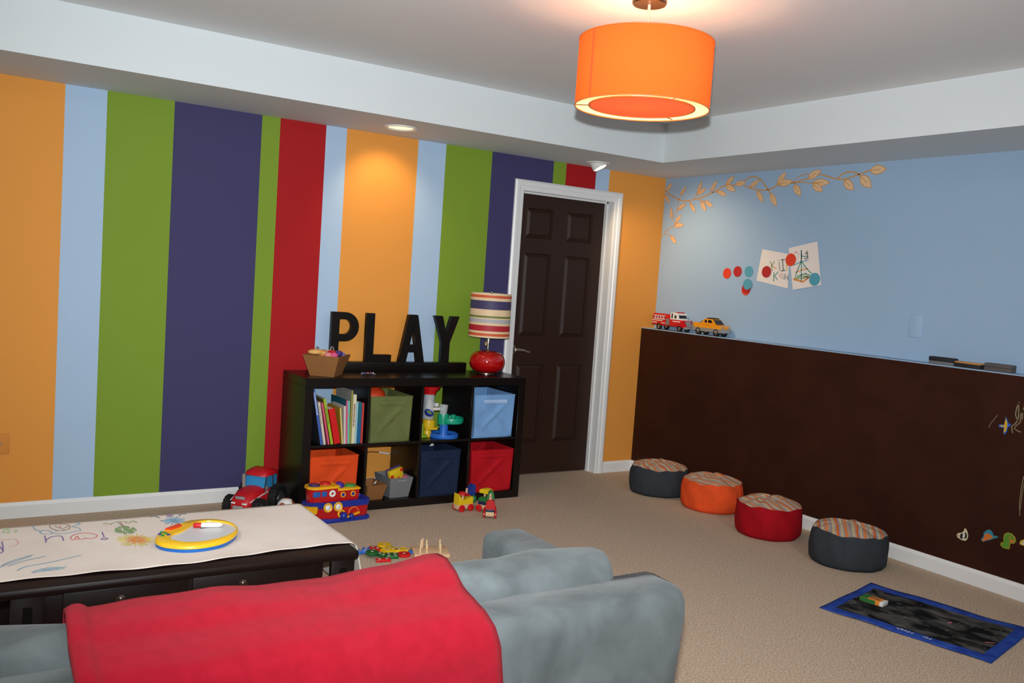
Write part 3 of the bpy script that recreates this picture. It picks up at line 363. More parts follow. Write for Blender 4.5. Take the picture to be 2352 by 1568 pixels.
edges = [-6.6, -6.23, -6.03, -5.68, -5.18, -5.07, -4.79, -4.66, -4.167, -3.966, -3.625, -3.139, -3.031, -2.749, -2.616, -2.128, -1.925, -1.571, -1.061, -.95, -.681, -.555, .12]
pcol = [0, 1, 2, 3, 2, 4, 1, 0, 1, 2, 3, 2, 4, 1, 0, 1, 2, 3, 2, 4, 1, 0]
wb = MB()
for a, b, c in zip(edges, edges[1:], pcol):
    cuts = sorted({a, b} | {q for q in (DX0, DX1) if a < q < b})
    for p, q in zip(cuts, cuts[1:]):
        inside = p >= DX0 - 1e-6 and q <= DX1 + 1e-6
        wb.box(p, q, 0, .14, DZ if inside else 0, ZC, c)
wall_back = struct(obj('wall_back', wb, [P_ORANGE, P_LBLUE, P_GREEN, P_PURPLE, P_RED], smooth=0), 'wall of orange, pale blue, green, purple and red vertical stripes')
wall_right = struct(obj('wall_right', MB().box(0, .12, YN, 0, 0, ZC), P_BLUE, smooth=0), 'sky blue wall above a brown chalkboard half wall')
obj('chalkboard_panel', MB().box(-LT, 0, YN, 0, 0, LZ - .005), CHALKB, wall_right, 'dark brown chalkboard half wall', 0)
obj('ledge', MB().box(-LT - .002, 0, YN, 0, LZ - .005, LZ), P_BLUE, wall_right, 'narrow blue ledge on top of the half wall', 0)
struct(obj('wall_left', MB().box(XL - .12, XL, YN, 0, 0, ZC), P_BEIGE, smooth=0), 'plain pale wall')
struct(obj('wall_front', MB().box(XL, 0, YN - .12, YN, 0, ZC), P_BEIGE, smooth=0), 'plain pale wall')

BB = [(0, 0), (-.013, 0), (-.013, .066), (-.009, .076), (-.005, .084), (0, .084)]
def base_y(mb, x0, x1, y): mb.prism([(y + a, b) for a, b in BB], x0, x1, 'x'); return mb
def base_x(mb, y0, y1, x, s=1): mb.prism([(x + s * a, b) for a, b in BB], y0, y1, 'y'); return mb
b = MB(); base_y(b, XL, DX0 - .068, 0); base_y(b, DX1 + .068, -LT, 0)
struct(obj('baseboard_back', b, TRIM, smooth=20))
struct(obj('baseboard_right', base_x(MB(), YN, -.013, -LT), TRIM, smooth=20))
struct(obj('baseboard_left', base_x(MB(), YN, -.013, XL, -1), TRIM, smooth=20))

# the door, recessed in its frame
door = bpy.data.objects.new('door_1', None); COL.objects.link(door); door.location = ((DX0 + DX1) / 2, .1, 0); struct(door, 'dark brown six panel door in a white frame')
ox = (DX0 + DX1) / 2
dx0, dx1 = DX0 - ox + .004, DX1 - ox - .004
panels = []
for (px0, px1) in ((-1.197, -.958), (-.836, -.601)):
    for (pz0, pz1) in ((1.722, 1.940), (1.019, 1.621), (.236, .822)):
        panels.append((px0 - ox, px1 - ox, pz0, pz1))
s = MB(); s.box(dx0, dx1, .012, .04, .008, DZ - .004)
xs = sorted({dx0, dx1} | {p[0] for p in panels} | {p[1] for p in panels}); zs = sorted({.008, DZ - .004} | {p[2] for p in panels} | {p[3] for p in panels})
for i in range(len(xs) - 1):
    for j in range(len(zs) - 1):
        cx, cz = (xs[i] + xs[i + 1]) / 2, (zs[j] + zs[j + 1]) / 2
        if not any(p[0] < cx < p[1] and p[2] < cz < p[3] for p in panels):
            s.box(xs[i], xs[i + 1], 0, .012, zs[j], zs[j + 1])
obj('door_slab', s, DOORM, door, smooth=0)
for p in panels:
    m = MB(); x0, x1, z0, z1 = p
    def rect(i, y): return [(x0 + i, y, z0 + i), (x1 - i, y, z0 + i), (x1 - i, y, z1 - i), (x0 + i, y, z1 - i)]
    rings = [rect(.0, .001), rect(.006, -.001), rect(.012, .0115), rect(.016, .0115), rect(.034, .002)]
    vs = [v for r in rings for v in r]; fs = []
    for k in range(4):
        for i in range(4): fs.append((k * 4 + i, k * 4 + (i + 1) % 4, (k + 1) * 4 + (i + 1) % 4, (k + 1) * 4 + i))
    fs.append((16, 17, 18, 19)); m.add(vs, fs)
    obj('door_panel', m, DOORM, door, smooth=0)
jm = MB()
jm.box(DX0 - ox - .001, DX0 - ox + .003, -.1, .04, 0, DZ).box(DX1 - ox - .003, DX1 - ox + .001, -.1, .04, 0, DZ).box(DX0 - ox, DX1 - ox, -.1, .04, DZ - .003, DZ + .001)
jm.box(DX1 - ox - .014, DX1 - ox - .003, -.03, -.001, 0, DZ).box(DX0 - ox + .003, DX0 - ox + .014, -.03, -.001, 0, DZ).box(DX0 - ox, DX1 - ox, -.03, -.001, DZ - .015, DZ - .003)
obj('door_jamb', jm, TRIM, door, 'white door jamb', 0)
W_ = .074
prof = [(0, 0), (0, -.008), (.008, -.012), (.03, -.013), (.036, -.018), (.06, -.02), (.068, -.016), (.074, -.012), (.074, 0)]  # across the casing, out of the wall
def casing(kind):
    m = MB(); n = len(prof); ex = {'l': DX0 - ox, 'r': DX1 - ox}
    if kind in 'lr':
        sg = -1 if kind == 'l' else 1
        vs = []
        for end in (0, 1):
            for d, h in prof: vs.append((ex[kind] + sg * (d - .006), -.1 + h, 0 if end == 0 else DZ + d - .006))
    else:
        vs = []
        for sg, e in ((-1, 'l'), (1, 'r')):
            for d, h in prof: vs.append((ex[e] + sg * (d - .006), -.1 + h, DZ + d - .006))
    fs = [(i, (i + 1) % n, n + (i + 1) % n, n + i) for i in range(n)] + [tuple(range(n)), tuple(range(2 * n - 1, n - 1, -1))]
    return m.add(vs, fs)
for k in 'lrt': obj('casing', casing(k), TRIM, door, 'white moulded door casing', 20)
hx, hz = -1.243 - ox, .925
h = obj('door_handle', MB().cyl((hx, 0, hz), (hx, -.008, hz), .032, n=24).cyl((hx, -.008, hz), (hx, -.016, hz), .026, .018, n=24), METAL, door, 'nickel lever handle')
obj('lever', MB().cyl((hx, -.012, hz), (hx, -.05, hz), .010, n=14).tube([(hx, -.05, hz), (hx + .03, -.053, hz), (hx + .07, -.052, hz - .004), (hx + .10, -.048, hz - .014), (hx + .125, -.046, hz - .018)], [.011, .010, .008, .007, .006], n=10), METAL, h)
for hzv in (.25, 1.05, 1.8):
    obj('hinge', MB().cyl((DX1 - ox - .006, -.004, hzv), (DX1 - ox - .006, -.004, hzv + .09), .006, n=10), BRASS, door)

# ------------------------------------------------------------------ recessed lights
LENS = glow('lamp_lens_glow', (255, 226, 160), 2.2)
LENS2 = glow('spot_lens_glow', (255, 238, 205), 2.4)
r = thing('recessed_light', 'round recessed ceiling light above the orange stripe', 'light', (-2.42, -.345, ZS), 0, 'recessed lights in the soffit')
obj('trim_ring', MB().lathe([(.098, 0), (.098, -.006), (.09, -.009), (.078, -.004), (.074, 0)], 40), WHITEP, r)
obj('lens', MB().lathe([(0, -.002), (.04, -.0025), (.076, -.001), (.076, 0), (0, 0)], 32), LENS, r)
light('recessed_glow', 'SPOT', (-2.42, -.345, ZS - .012), 17, (1, .70, .40), (-2.36, .0, 1.75), spot_size=math.radians(95), spot_blend=.8, shadow_soft_size=.05)
r = thing('eyeball_spotlight', 'white eyeball spotlight in the soffit above the door', 'light', (-.845, -.225, ZS), 0, 'recessed lights in the soffit')
obj('trim_ring', MB().lathe([(.085, 0), (.085, -.005), (.07, -.008), (.062, -.002), (.062, 0)], 36), WHITEP, r)
aim = Vector((.30, -.38, -.86)).normalized()
Tq = aim.to_track_quat('-Z', 'Y').to_matrix().to_4x4()
obj('eyeball', MB().lathe([(.05, .03), (.054, .0), (.054, -.036), (.048, -.041), (.045, -.034)], 32, T=Tq), WHITEP, r)
obj('lens', MB().lathe([(0, -.036), (.045, -.036), (.045, -.032), (0, -.032)], 28, T=Tq), LENS2, r)
light('eyeball_glow', 'SPOT', Vector((-.845, -.225, ZS)) + aim * .06, 44, (1, .70, .42), Vector((-.02, -.5, 1.35)), spot_size=math.radians(100), spot_blend=.9, shadow_soft_size=.045)
# added cans outside the view, made up as ambient fill for the room
for k, (x, y, txt) in enumerate(((-5.3, -2.6, 'left of the toy table'), (-5.6, -4.4, 'nearest the plain left wall'), (-2.6, -5.6, 'nearest the plain front wall'), (-1.7, -4.6, 'near the chalkboard wall'))):
    r = thing('fill_can_light', 'added round fill light in the raised ceiling ' + txt, 'light', (x, y, ZC), 0, 'added fill lights in the raised ceiling')
    obj('trim_ring', MB().lathe([(.098, 0), (.098, -.006), (.09, -.009), (.078, -.004), (.074, 0)], 32), WHITEP, r)
    obj('lens', MB().lathe([(0, -.002), (.076, -.001), (.076, 0), (0, 0)], 24), LENS, r)
    light('can_fill', 'AREA', (x, y, ZC - .012), 15, (1, .97, .94), (x, y, 0), shape='DISK', size=.15)

# ------------------------------------------------------------------ orange drum pendant
pd = thing('pendant_lamp', 'orange fabric drum pendant lamp hanging from the ceiling', 'lamp', (-2.45, -2.55, ZC))
zb, zt, R0 = 2.112 - ZC, 2.362 - ZC, .256
SHADE = shade_mat('orange_shade_cloth', (236, 112, 44), (255, 236, 206), (255, 94, 48), .46)
DISC = shade_mat('orange_diffuser', (232, 66, 16), (255, 170, 110), (255, 58, 10), .16)
obj('canopy', MB().lathe([(0, 0), (.066, 0), (.066, -.022), (.062, -.028), (0, -.028)], 36), BRASS, pd)
obj('cord', MB().cyl((0, 0, -.028), (0, 0, -.20), .0018, n=8).cyl((0, 0, -.028), (0, 0, -.045), .006, n=12), mat('clear_cord', (216, 196, 176), rough=.3), pd)
def sheet(name, mb, m, parent):
    me = bpy.data.meshes.new(name); me.from_pydata([tuple(v) for v in mb.v], [], mb.f); me.materials.append(m)
    for p in me.polygons: p.use_smooth = True
    o = bpy.data.objects.new(name, me); COL.objects.link(o); o.parent = parent; return o
sh = sheet('drum_shade', MB().lathe([(R0, zb), (R0, (zb + zt) / 2), (R0, zt)], 72), SHADE, pd)
obj('rim', MB().torus((0, 0, zb), R0, .0025, 64, 8).torus((0, 0, zt), R0, .0025, 64, 8), paint('shade_rim', (214, 110, 44)), sh)
sa = math.radians(180)
obj('seam', MB().grid(lambda u, v: ((R0 + .0012) * math.cos(sa + .045 * u), (R0 + .0012) * math.sin(sa + .045 * u), zb + (zt - zb) * v), 2, 2), paint('shade_seam', (214, 92, 34), rough=.9), sh)
dk = sheet('diffuser', MB().lathe([(.0001, zb + .004), (.1, zb + .004), (.202, zb + .004)][::-1], 64), DISC, pd)
obj('diffuser_rim', MB().torus((0, 0, zb + .004), .202, .003, 56, 8), paint('shade_rim', (214, 110, 44)), dk)
for a in (20, 140, 260):
    a = math.radians(a); obj('spoke', MB().cyl((.202 * math.cos(a), .202 * math.sin(a), zb + .004), (R0 * math.cos(a), R0 * math.sin(a), zb + .004), .0018, n=6), BRASS, pd)
obj('socket', MB().cyl((0, 0, -.20), (0, 0, -.255), .02, n=16), WHITEP, pd)
obj('bulb', MB().ball((0, 0, -.285), .028, 16), glow('bulb_glow', (255, 214, 150), 3), pd)
light('pendant_bulb', 'POINT', (-2.45, -2.55, ZC - .285), 17.5, (1, .68, .40), shadow_soft_size=.04)

# ------------------------------------------------------------------ painted vine on the blue wall
v = thing('vine_decal', 'tan leafy vine decal trailing along the top of the blue wall', 'wall decal', (0, -.1, 1.9))
V_LINE = paint('vine_ochre', (206, 142, 62), rough=.7); V_FILL = paint('vine_cream', (220, 186, 146), rough=.7)
def onwall(a, b, h): return (-.0004 - h, a + .1, b - 1.9)
m = MB()
for st in VINE_STEMS:
    pts = []
    for i in range(len(st) - 1):
        for t in (0, .34, .67):
            p0, p1, p2, p3 = st[max(i - 1, 0)], st[i], st[i + 1], st[min(i + 2, len(st) - 1)]
            pts.append(tuple(.5 * (2 * p1[k] + (p2[k] - p0[k]) * t + (2 * p0[k] - 5 * p1[k] + 4 * p2[k] - p3[k]) * t * t + (-p0[k] + 3 * p1[k] - 3 * p2[k] + p3[k]) * t ** 3) for k in (0, 1)))
    pts.append(st[-1]); m.ribbon([(min(a, -.002), b) for a, b in pts], .0075 if len(st) > 4 else .005, onwall)
obj('stem', m, V_LINE, v, smooth=0)
for li, (ay, az, by, bz, w) in enumerate(VINE_LEAVES):
    e0 = .0004 + (li % 4) * .0007
    A, B = Vector((ay, az)), Vector((by, bz)); d = B - A; L = d.length; d /= L; n = Vector((-d.y, d.x)); w = w * 1.12
    def outl(k, e):
        pts = []
        for t in (0, .12, .28, .45, .62, .8, .92, 1):
            pts.append((e + t * (L - 2 * e), k * (w - e * .8) * math.sin(PI * t ** .85) ** .8))
        for t in (.92, .8, .62, .45, .28, .12):
            pts.append((e + t * (L - 2 * e), -k * (w - e * .8) * math.sin(PI * t ** .85) ** .8))
        return [A + d * a + n * b_ for a, b_ in pts]
    m = MB(); m.prism([(min(p.x, -.001) + .1, p.y - 1.9) for p in outl(1, 0)], -.0008 - e0, -.0001 - e0, 'x', 0)
    m.prism([(min(p.x, -.001) + .1, p.y - 1.9) for p in outl(1, .0055)], -.0013 - e0, -.0008 - e0, 'x', 1)
    m.ribbon([tuple(A + d * (L * q)) for q in (0, .3, .62)], .004, lambda a, b_, h_: (-.0014 - e0 - h_, min(a, -.001) + .1, b_ - 1.9), 0)
    obj('leaf', m, [V_LINE, V_FILL], v, smooth=0)

# ------------------------------------------------------------------ felt dots and drawings on the blue wall
def disc(y, z, r, h, color, label, x=0.0):
    m = MB().cyl((0, 0, 0), (-h, 0, 0), r, n=40)
    return tag(obj('wall_dot', m, color, loc=(x, y, z), smooth=30), label, 'dot', 'round dots on the blue wall')
DO, DR, DT = paint('dot_orange', (214, 52, 20), .6), paint('dot_red', (172, 14, 24), .6), paint('dot_teal', (72, 152, 174), .6)
disc(-.716, 1.567, .0375, .003, DO, 'orange dot on the blue wall, leftmost of the row')
disc(-.814, 1.583, .0375, .003, DR, 'dark red dot in the row, between an orange and a teal dot')
disc(-.917, 1.586, .0375, .003, DT, 'teal dot at the right end of the row of three')
disc(-.904, 1.459, .0375, .003, DO, 'orange dot half hidden lowest in the overlapping cluster')
disc(-.910, 1.474, .0375, .003, DR, 'red dot in the middle of the overlapping cluster', -.003)
disc(-.919, 1.498, .0375, .003, DT, 'teal dot on top of the overlapping cluster', -.006)
disc(-1.076, 1.589, .039, .003, DR, 'dark red dot pinning the lettered drawing', -.004)
disc(-1.273, 1.674, .041, .003, DO, 'orange red dot pinning the corners of both drawings', -.006)
disc(-1.475, 1.554, .041, .003, DT, 'teal dot pinning the corner of the tower drawing', -.004)
CRAY = dict(g=(128, 158, 104), o=(220, 148, 80), k=(96, 102, 96), y=(214, 198, 104), t=(78, 148, 132), p=(218, 168, 160), b=(116, 164, 190), r=(206, 96, 96), v=(124, 104, 158), n=(150, 130, 118), l=(178, 206, 160))
CK = list(CRAY); CM = [paint('crayon_' + k, CRAY[k], .8) for k in CK]
def drawing(name, corners, strokes, x, label, w):
    cy = sum(p[0] for p in corners) / 4; cz = sum(p[1] for p in corners) / 4
    t = thing(name, label, 'drawing', (x, cy, cz), 0, 'drawings on the blue wall')
    def q(u, v_):
        a, b_, c, d = corners
        y = (a[0] * (1 - u) + b_[0] * u) * (1 - v_) + (d[0] * (1 - u) + c[0] * u) * v_; z = (a[1] * (1 - u) + b_[1] * u) * (1 - v_) + (d[1] * (1 - u) + c[1] * u) * v_
        return (-.0012 - .002 * math.sin(3 * u + 1) ** 2, y - cy, z - cz)
    m = MB().grid(q, 6, 6); m.grid(lambda u, v_: (q(u, v_)[0] + .0006, q(u, v_)[1], q(u, v_)[2]), 6, 6)
    p = obj('paper', m, PAPERB, t)
    m = MB()
    for c, s_ in strokes: m.ribbon(s_, w, lambda a, b_, h_: (-.0036 - h_, a - cy, b_ - cz), CK.index(c))
    obj('crayon_marks', m, CM, p, 'crayon drawing', 0)
drawing('lettered_drawing', PAPER1, STROKES1, 0, 'paper with hand drawn letters K i I and K o n', .0058)
drawing('tower_drawing', PAPER2, STROKES2, -.001, 'paper with a crayon drawing of a tall teal tower', .0065)

# blank switch plate, outlet plate
t = thing('wall_plate', 'pale blue wall plate on the blue wall', 'wall plate', (0, -2.2015, 1.315))
obj('plate', MB().box(-.005, 0, -.043, .043, -.065, .065, bev=.003), wallpaint('plate_blue', (152, 181, 208)), t)
obj('screw', MB().cyl((-.005, .004, .02), (-.0065, .004, .02), .0035, n=10), GREYP, t); obj('screw', MB().cyl((-.005, .004, -.002), (-.0065, .004, -.002), .0025, n=10), GREYP, t)
t = thing('outlet_plate', 'orange painted wall plate low on the leftmost orange stripe', 'wall plate', (-4.411, 0, .396))
obj('plate', MB().box(-.037, .037, -.005, 0, -.055, .055, bev=.003), wallpaint('plate_orange', (214, 140, 60)), t)
obj('screw', MB().cyl((0, -.005, .002), (0, -.0075, .002), .005, n=10), METAL, t)
# ------------------------------------------------------------------ sofa and throw
sf = thing('sofa', 'grey suede sofa seen from behind with a red throw over its back', 'sofa', (-4.0, -3.2, 0))
def rb(x0, x1, y0, y1, z0, z1, bev, seg=5): return MB().box(x0 + 4.0, x1 + 4.0, y0 + 3.2, y1 + 3.2, z0, z1, bev=bev, seg=seg)
SX0, SX1 = -4.96, -3.045
obj('base', rb(SX0 + .03, SX1 - .03, -3.55, -2.86, .07, .30, .02), SUEDE, sf)
def backframe():
    pr = [(-3.612, .08), (-3.614, .35), (-3.614, .60), (-3.609, .636), (-3.594, .656), (-3.568, .664), (-3.475, .667), (-3.450, .63), (-3.445, .5), (-3.44, .08)]
    m = MB(); n = len(pr); ends = [(SX0, .05, -1), (SX1, .05, 1)]; rows = []
    for x, ins in ((SX0, .045), (SX0 + .005, .022), (SX0 + .018, .008), (SX0 + .045, 0), (-4.4, 0), (-4.0, .001), (-3.6, .001), (SX1 - .045, 0), (SX1 - .018, .008), (SX1 - .005, .022), (SX1, .045)):
        rows.append([(x + 4.0 - (.09 * max(0, .62 - z) * (1 if x > -4 else -1) if abs(x + 4) > .9 else 0), y + 3.2 + (ins * .8 if y < -3.5 else -ins * .8), z - (ins if z > .4 else 0)) for y, z in pr])
    vs = [p for r_ in rows for p in r_]; fs = []
    for j in range(len(rows) - 1):
        for i in range(n): fs.append((j * n + i, j * n + (i + 1) % n, (j + 1) * n + (i + 1) % n, (j + 1) * n + i))
    fs += [tuple(range(n)), tuple(range(len(vs) - 1, len(vs) - n - 1, -1))]
    return m.add(vs, fs)
obj('back_frame', backframe(), SUEDE, sf, smooth=60)
for x0, x1 in ((SX0, SX0 + .16), (SX1 - .16, SX1)):
    obj('arm', rb(x0, x1, -3.5, -2.80, .08, .605, .034), SUEDE, sf, smooth=60)
def cushion(x0, x1, pr, puff, name):
    # pillow: rounded profile in y-z swept along x, shrinking at the ends
    m = MB(); rows = []; n = 40; cy, cz = pr[0], pr[1]; ry, rz_ = pr[2], pr[3]; tilt = pr[4]
    for u in [0, .01, .03, .07, .14, .25, .4, .5, .6, .75, .86, .93, .97, .99, 1]:
        e = 1 - abs(2 * u - 1); k = (1 - (1 - min(1, e / .22)) ** 3 * .18); k *= .97 + .03 * math.sin(17 * u)
        if u in (0, 1): k *= .86
        row = []
        for i in range(n):
            a = 2 * PI * i / n; c, s_ = math.cos(a), math.sin(a)
            y = math.copysign(abs(c) ** .62, c) * ry * k; z = math.copysign(abs(s_) ** .62, s_) * rz_ * (1 - (1 - k) * .25)
            w_ = .0035 * math.sin(5 * a + 11 * u) + .0025 * math.sin(23 * u + 3 * a)
            yy = y * math.cos(tilt) - z * math.sin(tilt); zz = y * math.sin(tilt) + z * math.cos(tilt)
            if zz > .05: zz -= .024 * max(0, min(1, (-3.69 - (x0 + (x1 - x0) * u)) / .04)) * max(0, min(1, ((x0 + (x1 - x0) * u) + 4.5) / .04))
            row.append((x0 + (x1 - x0) * u + 4.0, cy + yy + w_ + 3.2, cz + zz + w_))
        rows.append(row)
    vs = [p for r_ in rows for p in r_]; fs = []
    for j in range(len(rows) - 1):
        for i in range(n): fs.append((j * n + i, j * n + (i + 1) % n, (j + 1) * n + (i + 1) % n, (j + 1) * n + i))
    fs += [tuple(range(n)), tuple(range(len(vs) - 1, len(vs) - n - 1, -1))]
    return obj(name, m.add(vs, fs), SUEDE, sf, smooth=70)
xm = (SX0 + SX1) / 2
cushion(xm + .004, SX1 - .158, (-3.402, .553, .086, .180, .16), 1, 'back_cushion')
cushion(SX0 + .158, xm - .004, (-3.402, .545, .086, .178, .16), 1, 'back_cushion')
for x0, x1 in ((xm + .004, SX1 - .19), (SX0 + .19, xm - .004)):
    obj('seat_cushion', rb(x0, x1, -3.42, -2.79, .30, .42, .04), SUEDE, sf, smooth=60)
for x in (SX0 + .09, SX1 - .09):
    for y in (-3.53, -2.88): obj('foot', MB().cyl((x + 4, y + 3.2, 0), (x + 4, y + 3.2, .09), .02, .028, 14), TABLEW, sf)

TP = [(-3.285, .40), (-3.288, .47), (-3.29, .55), (-3.295, .63), (-3.315, .69), (-3.345, .718), (-3.385, .735), (-3.43, .738), (-3.475, .725), (-3.51, .704), (-3.545, .692), (-3.582, .676), (-3.612, .650), (-3.627, .61), (-3.633, .54), (-3.634, .46), (-3.632, .36), (-3.631, .25), (-3.63, .17)]
def throw_pt(u, v_):
    f = v_ * (len(TP) - 1); i = min(int(f), len(TP) - 2); t = f - i
    y = TP[i][0] * (1 - t) + TP[i + 1][0] * t; z = TP[i][1] * (1 - t) + TP[i + 1][1] * t
    xr = -3.690 + .038 * min(1, max(0, (v_ - .30) / .4)) ** .8 + .012 * math.sin(9 * v_)
    xl = -4.492 + .008 * math.sin(7 * v_ + 1)
    x = xl * (1 - u) + xr * u
    w_ = .003 * math.sin(6.5 * u + 5 * v_) + .003 * math.sin(14 * u - 9 * v_) + .0015 * math.sin(31 * u + 3)
    top = math.exp(-((v_ - .36) / .12) ** 2)
    z += (-.013 * (1 - u) ** 2 - .014 * math.exp(-((u - .72) / .2) ** 2) - .006) * top + w_ * (.3 + top) + .012 * top * math.exp(-((u - .97) / .10) ** 2) + .006
    rear = max(0, min(1, (v_ - .55) / .15)); y -= rear * (.006 + .006 * math.sin(23 * v_ + 4.5 * u) * math.sin(3.4 * u + .4)); z += .008 * top
    y -= abs(w_) * (1 if v_ > .6 else -.5) + (.004 if v_ > .55 else 0)
    if u < .05:                       # turned-over hem along the left edge
        z += .010 * math.sin(PI * u / .05); y -= .006 * math.sin(PI * u / .05) if v_ > .5 else 0
    return (x, y, z)
us = [0, .008, .018, .03, .04, .05, .06] + [.06 + .94 * i / 40 for i in range(1, 41)]
nv = 72; m = MB(); N = len(us)
vs = [throw_pt(u, j / nv) for j in range(nv + 1) for u in us]
fs = [(j * N + i, j * N + i + 1, (j + 1) * N + i + 1, (j + 1) * N + i) for j in range(nv) for i in range(N - 1)]
th = obj('throw_blanket', m.add(vs, fs), FLEECE, smooth=80)
md = th.modifiers.new('thickness', 'SOLIDIFY'); md.thickness = .007; md.offset = 0
tag(th, 'red fleece throw blanket draped over the back of the grey sofa', 'blanket')

# ------------------------------------------------------------------ toy table with paper
tx, ty = -4.03, -2.085
tb = thing('coffee_table', 'dark wooden coffee table with drawers, covered in white paper', 'table', (tx, ty, 0))
def tbx(x0, x1, y0, y1, z0, z1, bev=.003): return MB().box(x0 - tx, x1 - tx, y0 - ty, y1 - ty, z0, z1, bev=bev)
TX0, TX1, TY0, TY1 = -4.62, -3.452, -2.418, -1.762
m = tbx(TX0, TX1, TY0, TY1, .418, .449, .012)
obj('table_top', m, TABLEW, tb)
obj('body', tbx(-4.43, -3.568, -2.375, -1.80, .285, .418), TABLEW, tb)
for x0, x1 in ((-4.515, -4.43), (-3.546, -3.46)):
    for y0, y1 in ((-2.395, -2.372), (-1.86, -1.78)):
        lg = obj('leg', tbx(x0, x1, y0, y1, 0, .418), TABLEW, tb)
        if y0 < -2: obj('mortise_shade', tbx(x0 + .03, x1 - .03, y0 - .002, y0 + .002, .33, .385, 0), ESPRESSO, lg)  # dark plate stands in for the shade inside a mortise hole
obj('stretcher', tbx(-3.53, -3.475, -2.31, -1.86, .10, .14), TABLEW, tb); obj('stretcher', tbx(-4.50, -4.45, -2.31, -1.86, .10, .14), TABLEW, tb)
for x0, x1, kx in ((-4.38, -4.02, -4.222), (-4.008, -3.60, -3.851)):
    dr = obj('drawer', tbx(x0, x1, -2.384, -2.37, .30, .41), TABLEW, tb)
    Tk = trs(kx - tx, -2.384 - ty, .378) @ Matrix.Rotation(PI / 2, 4, 'X')
    obj('knob', MB().lathe([(0, 0), (.007, 0), (.006, .008), (.009, .011), (.016, .016), (.017, .021), (.013, .027), (.006, .030), (0, .031)], 24, T=Tk), mat('knob_bronze', (70, 56, 50), rough=.25, metal=.7), dr)

def paper_h(x, y):
    f = max(0, min(1, (-2.15 - y) / .22))          # crumpled towards the near edge
    h = .0008 + f * .0035 * (1 + math.sin(11 * x + 14 * y) * math.sin(23 * x - 5 * y)) + .0012 * (1 + math.sin(7 * x + 3) * math.sin(9 * y + 5 * x))
    return .450 + max(0, h)
PX0, PX1, PY0, PY1 = -4.61, -3.452, -2.352, -1.772
def paper_pt(u, v_):
    L = (PX1 - PX0); s_ = u * (L + .26); y0 = PY0 + .010 * math.sin(9 * u + 1) - .012 * max(0, math.sin(5 * u + .3)); 
    y = y0 * (1 - v_) + PY1 * v_
    if s_ < L:
        x = PX0 + s_; z = paper_h(x, y)
        if v_ == 0: z += .002
    else:
        q = s_ - L; R_ = .022; a = min(q / R_, PI / 2)
        x = PX1 + R_ * math.sin(a) ; z = paper_h(PX1, y) - R_ * (1 - math.cos(a))
        if q > R_ * PI / 2: z -= q - R_ * PI / 2; x += .22 * (q - R_ * PI / 2)
    return (x, y, z)
m = MB().grid(paper_pt, 90, 30)
pp = obj('paper_sheet', m, PAPER, smooth=70); md = pp.modifiers.new('thickness', 'SOLIDIFY'); md.thickness = .0008; md.offset = 1
tag(pp, 'white paper sheet with crayon drawings spread over the coffee table', 'paper')
def ontable(a, b_, h_): return (a, b_, paper_h(a, b_) + .0011 + h_)
TC = dict(CRAY); 
TM = {}
for g_, c, st in TABLE_STROKES:
    m = TM.setdefault(g_, MB())
    pts = []
    for i in range(len(st) - 1):
        p0, p1, p2, p3 = st[max(i - 1, 0)], st[i], st[i + 1], st[min(i + 2, len(st) - 1)]
        n_ = max(3, int(math.hypot(p2[0] - p1[0], p2[1] - p1[1]) / .008)) if len(st) != 6 else 1
        for j in range(n_):
            t = j / n_; pts.append(tuple(.5 * (2 * p1[k] + (p2[k] - p0[k]) * t + (2 * p0[k] - 5 * p1[k] + 4 * p2[k] - p3[k]) * t * t + (-p0[k] + 3 * p1[k] - 3 * p2[k] + p3[k]) * t ** 3) for k in (0, 1)))
    pts.append(st[-1])
    pts = [(max(a, PX0 + .01), min(max(b_, PY0 + .015), PY1 - .004)) for a, b_ in pts]
    m.ribbon(pts, .0026 if c not in 'vk' else .0038, ontable, CK.index(c))
for g_, lab in (('cat', 'blue crayon cat'), ('love', 'purple and red letters I heart U'), ('sun', 'orange and yellow crayon sun'), ('tree', 'green crayon tree'), ('scribble', 'blue crayon scribble'), ('curl', 'purple scribble at the left'), ('loop', 'pink loop at the left'), ('grass', 'pale green scribble at the left'), ('burst', 'teal crayon burst behind the doodle board'), ('bug', 'purple crayon bug'), ('whisker', 'dark line left of the bug'), ('dash', 'short dark dash below the bug'), ('feeler', 'dark line right of the bug')):
    obj('crayon_' + g_, TM[g_], CM, pp, lab, 0)

# doodle board
bx, by = -3.93, -2.085
db = thing('doodle_board', 'yellow and blue round doodle board lying on the papered table', 'toy', (bx, by, .4535))
bo = [(a - bx, b_ - by) for a, b_ in BOARD_OUTER]; bi = [(a - bx, b_ - by) for a, b_ in BOARD_INNER]
def smoothp(P, k=3):
    n = len(P); o = []
    for i in range(n):
        p0, p1, p2, p3 = P[i - 1], P[i], P[(i + 1) % n], P[(i + 2) % n]
        for j in range(k):
            t = j / k; o.append(tuple(.5 * (2 * p1[c] + (p2[c] - p0[c]) * t + (2 * p0[c] - 5 * p1[c] + 4 * p2[c] - p3[c]) * t * t + (-p0[c] + 3 * p1[c] - 3 * p2[c] + p3[c]) * t ** 3) for c in (0, 1)))
    return o
bo = smoothp(bo); bi = smoothp(bi); bi = [(a * 1.07, b_ * 1.07 - .003) for a, b_ in bi]; bo = [(a, b_ * .97 + .003) for a, b_ in bo]
if sum(bo[i][0] * bo[(i + 1) % len(bo)][1] - bo[(i + 1) % len(bo)][0] * bo[i][1] for i in range(len(bo))) < 0: bo = bo[::-1]
def scale(P, k): 
    cx = sum(p[0] for p in P) / len(P); cy = sum(p[1] for p in P) / len(P); return [(cx + (a - cx) * k, cy + (b_ - cy) * k) for a, b_ in P]
obj('back_shell', MB().prism(scale(bo, .985), 0, .013), paint('doodle_blue', (26, 100, 180), .35), db)
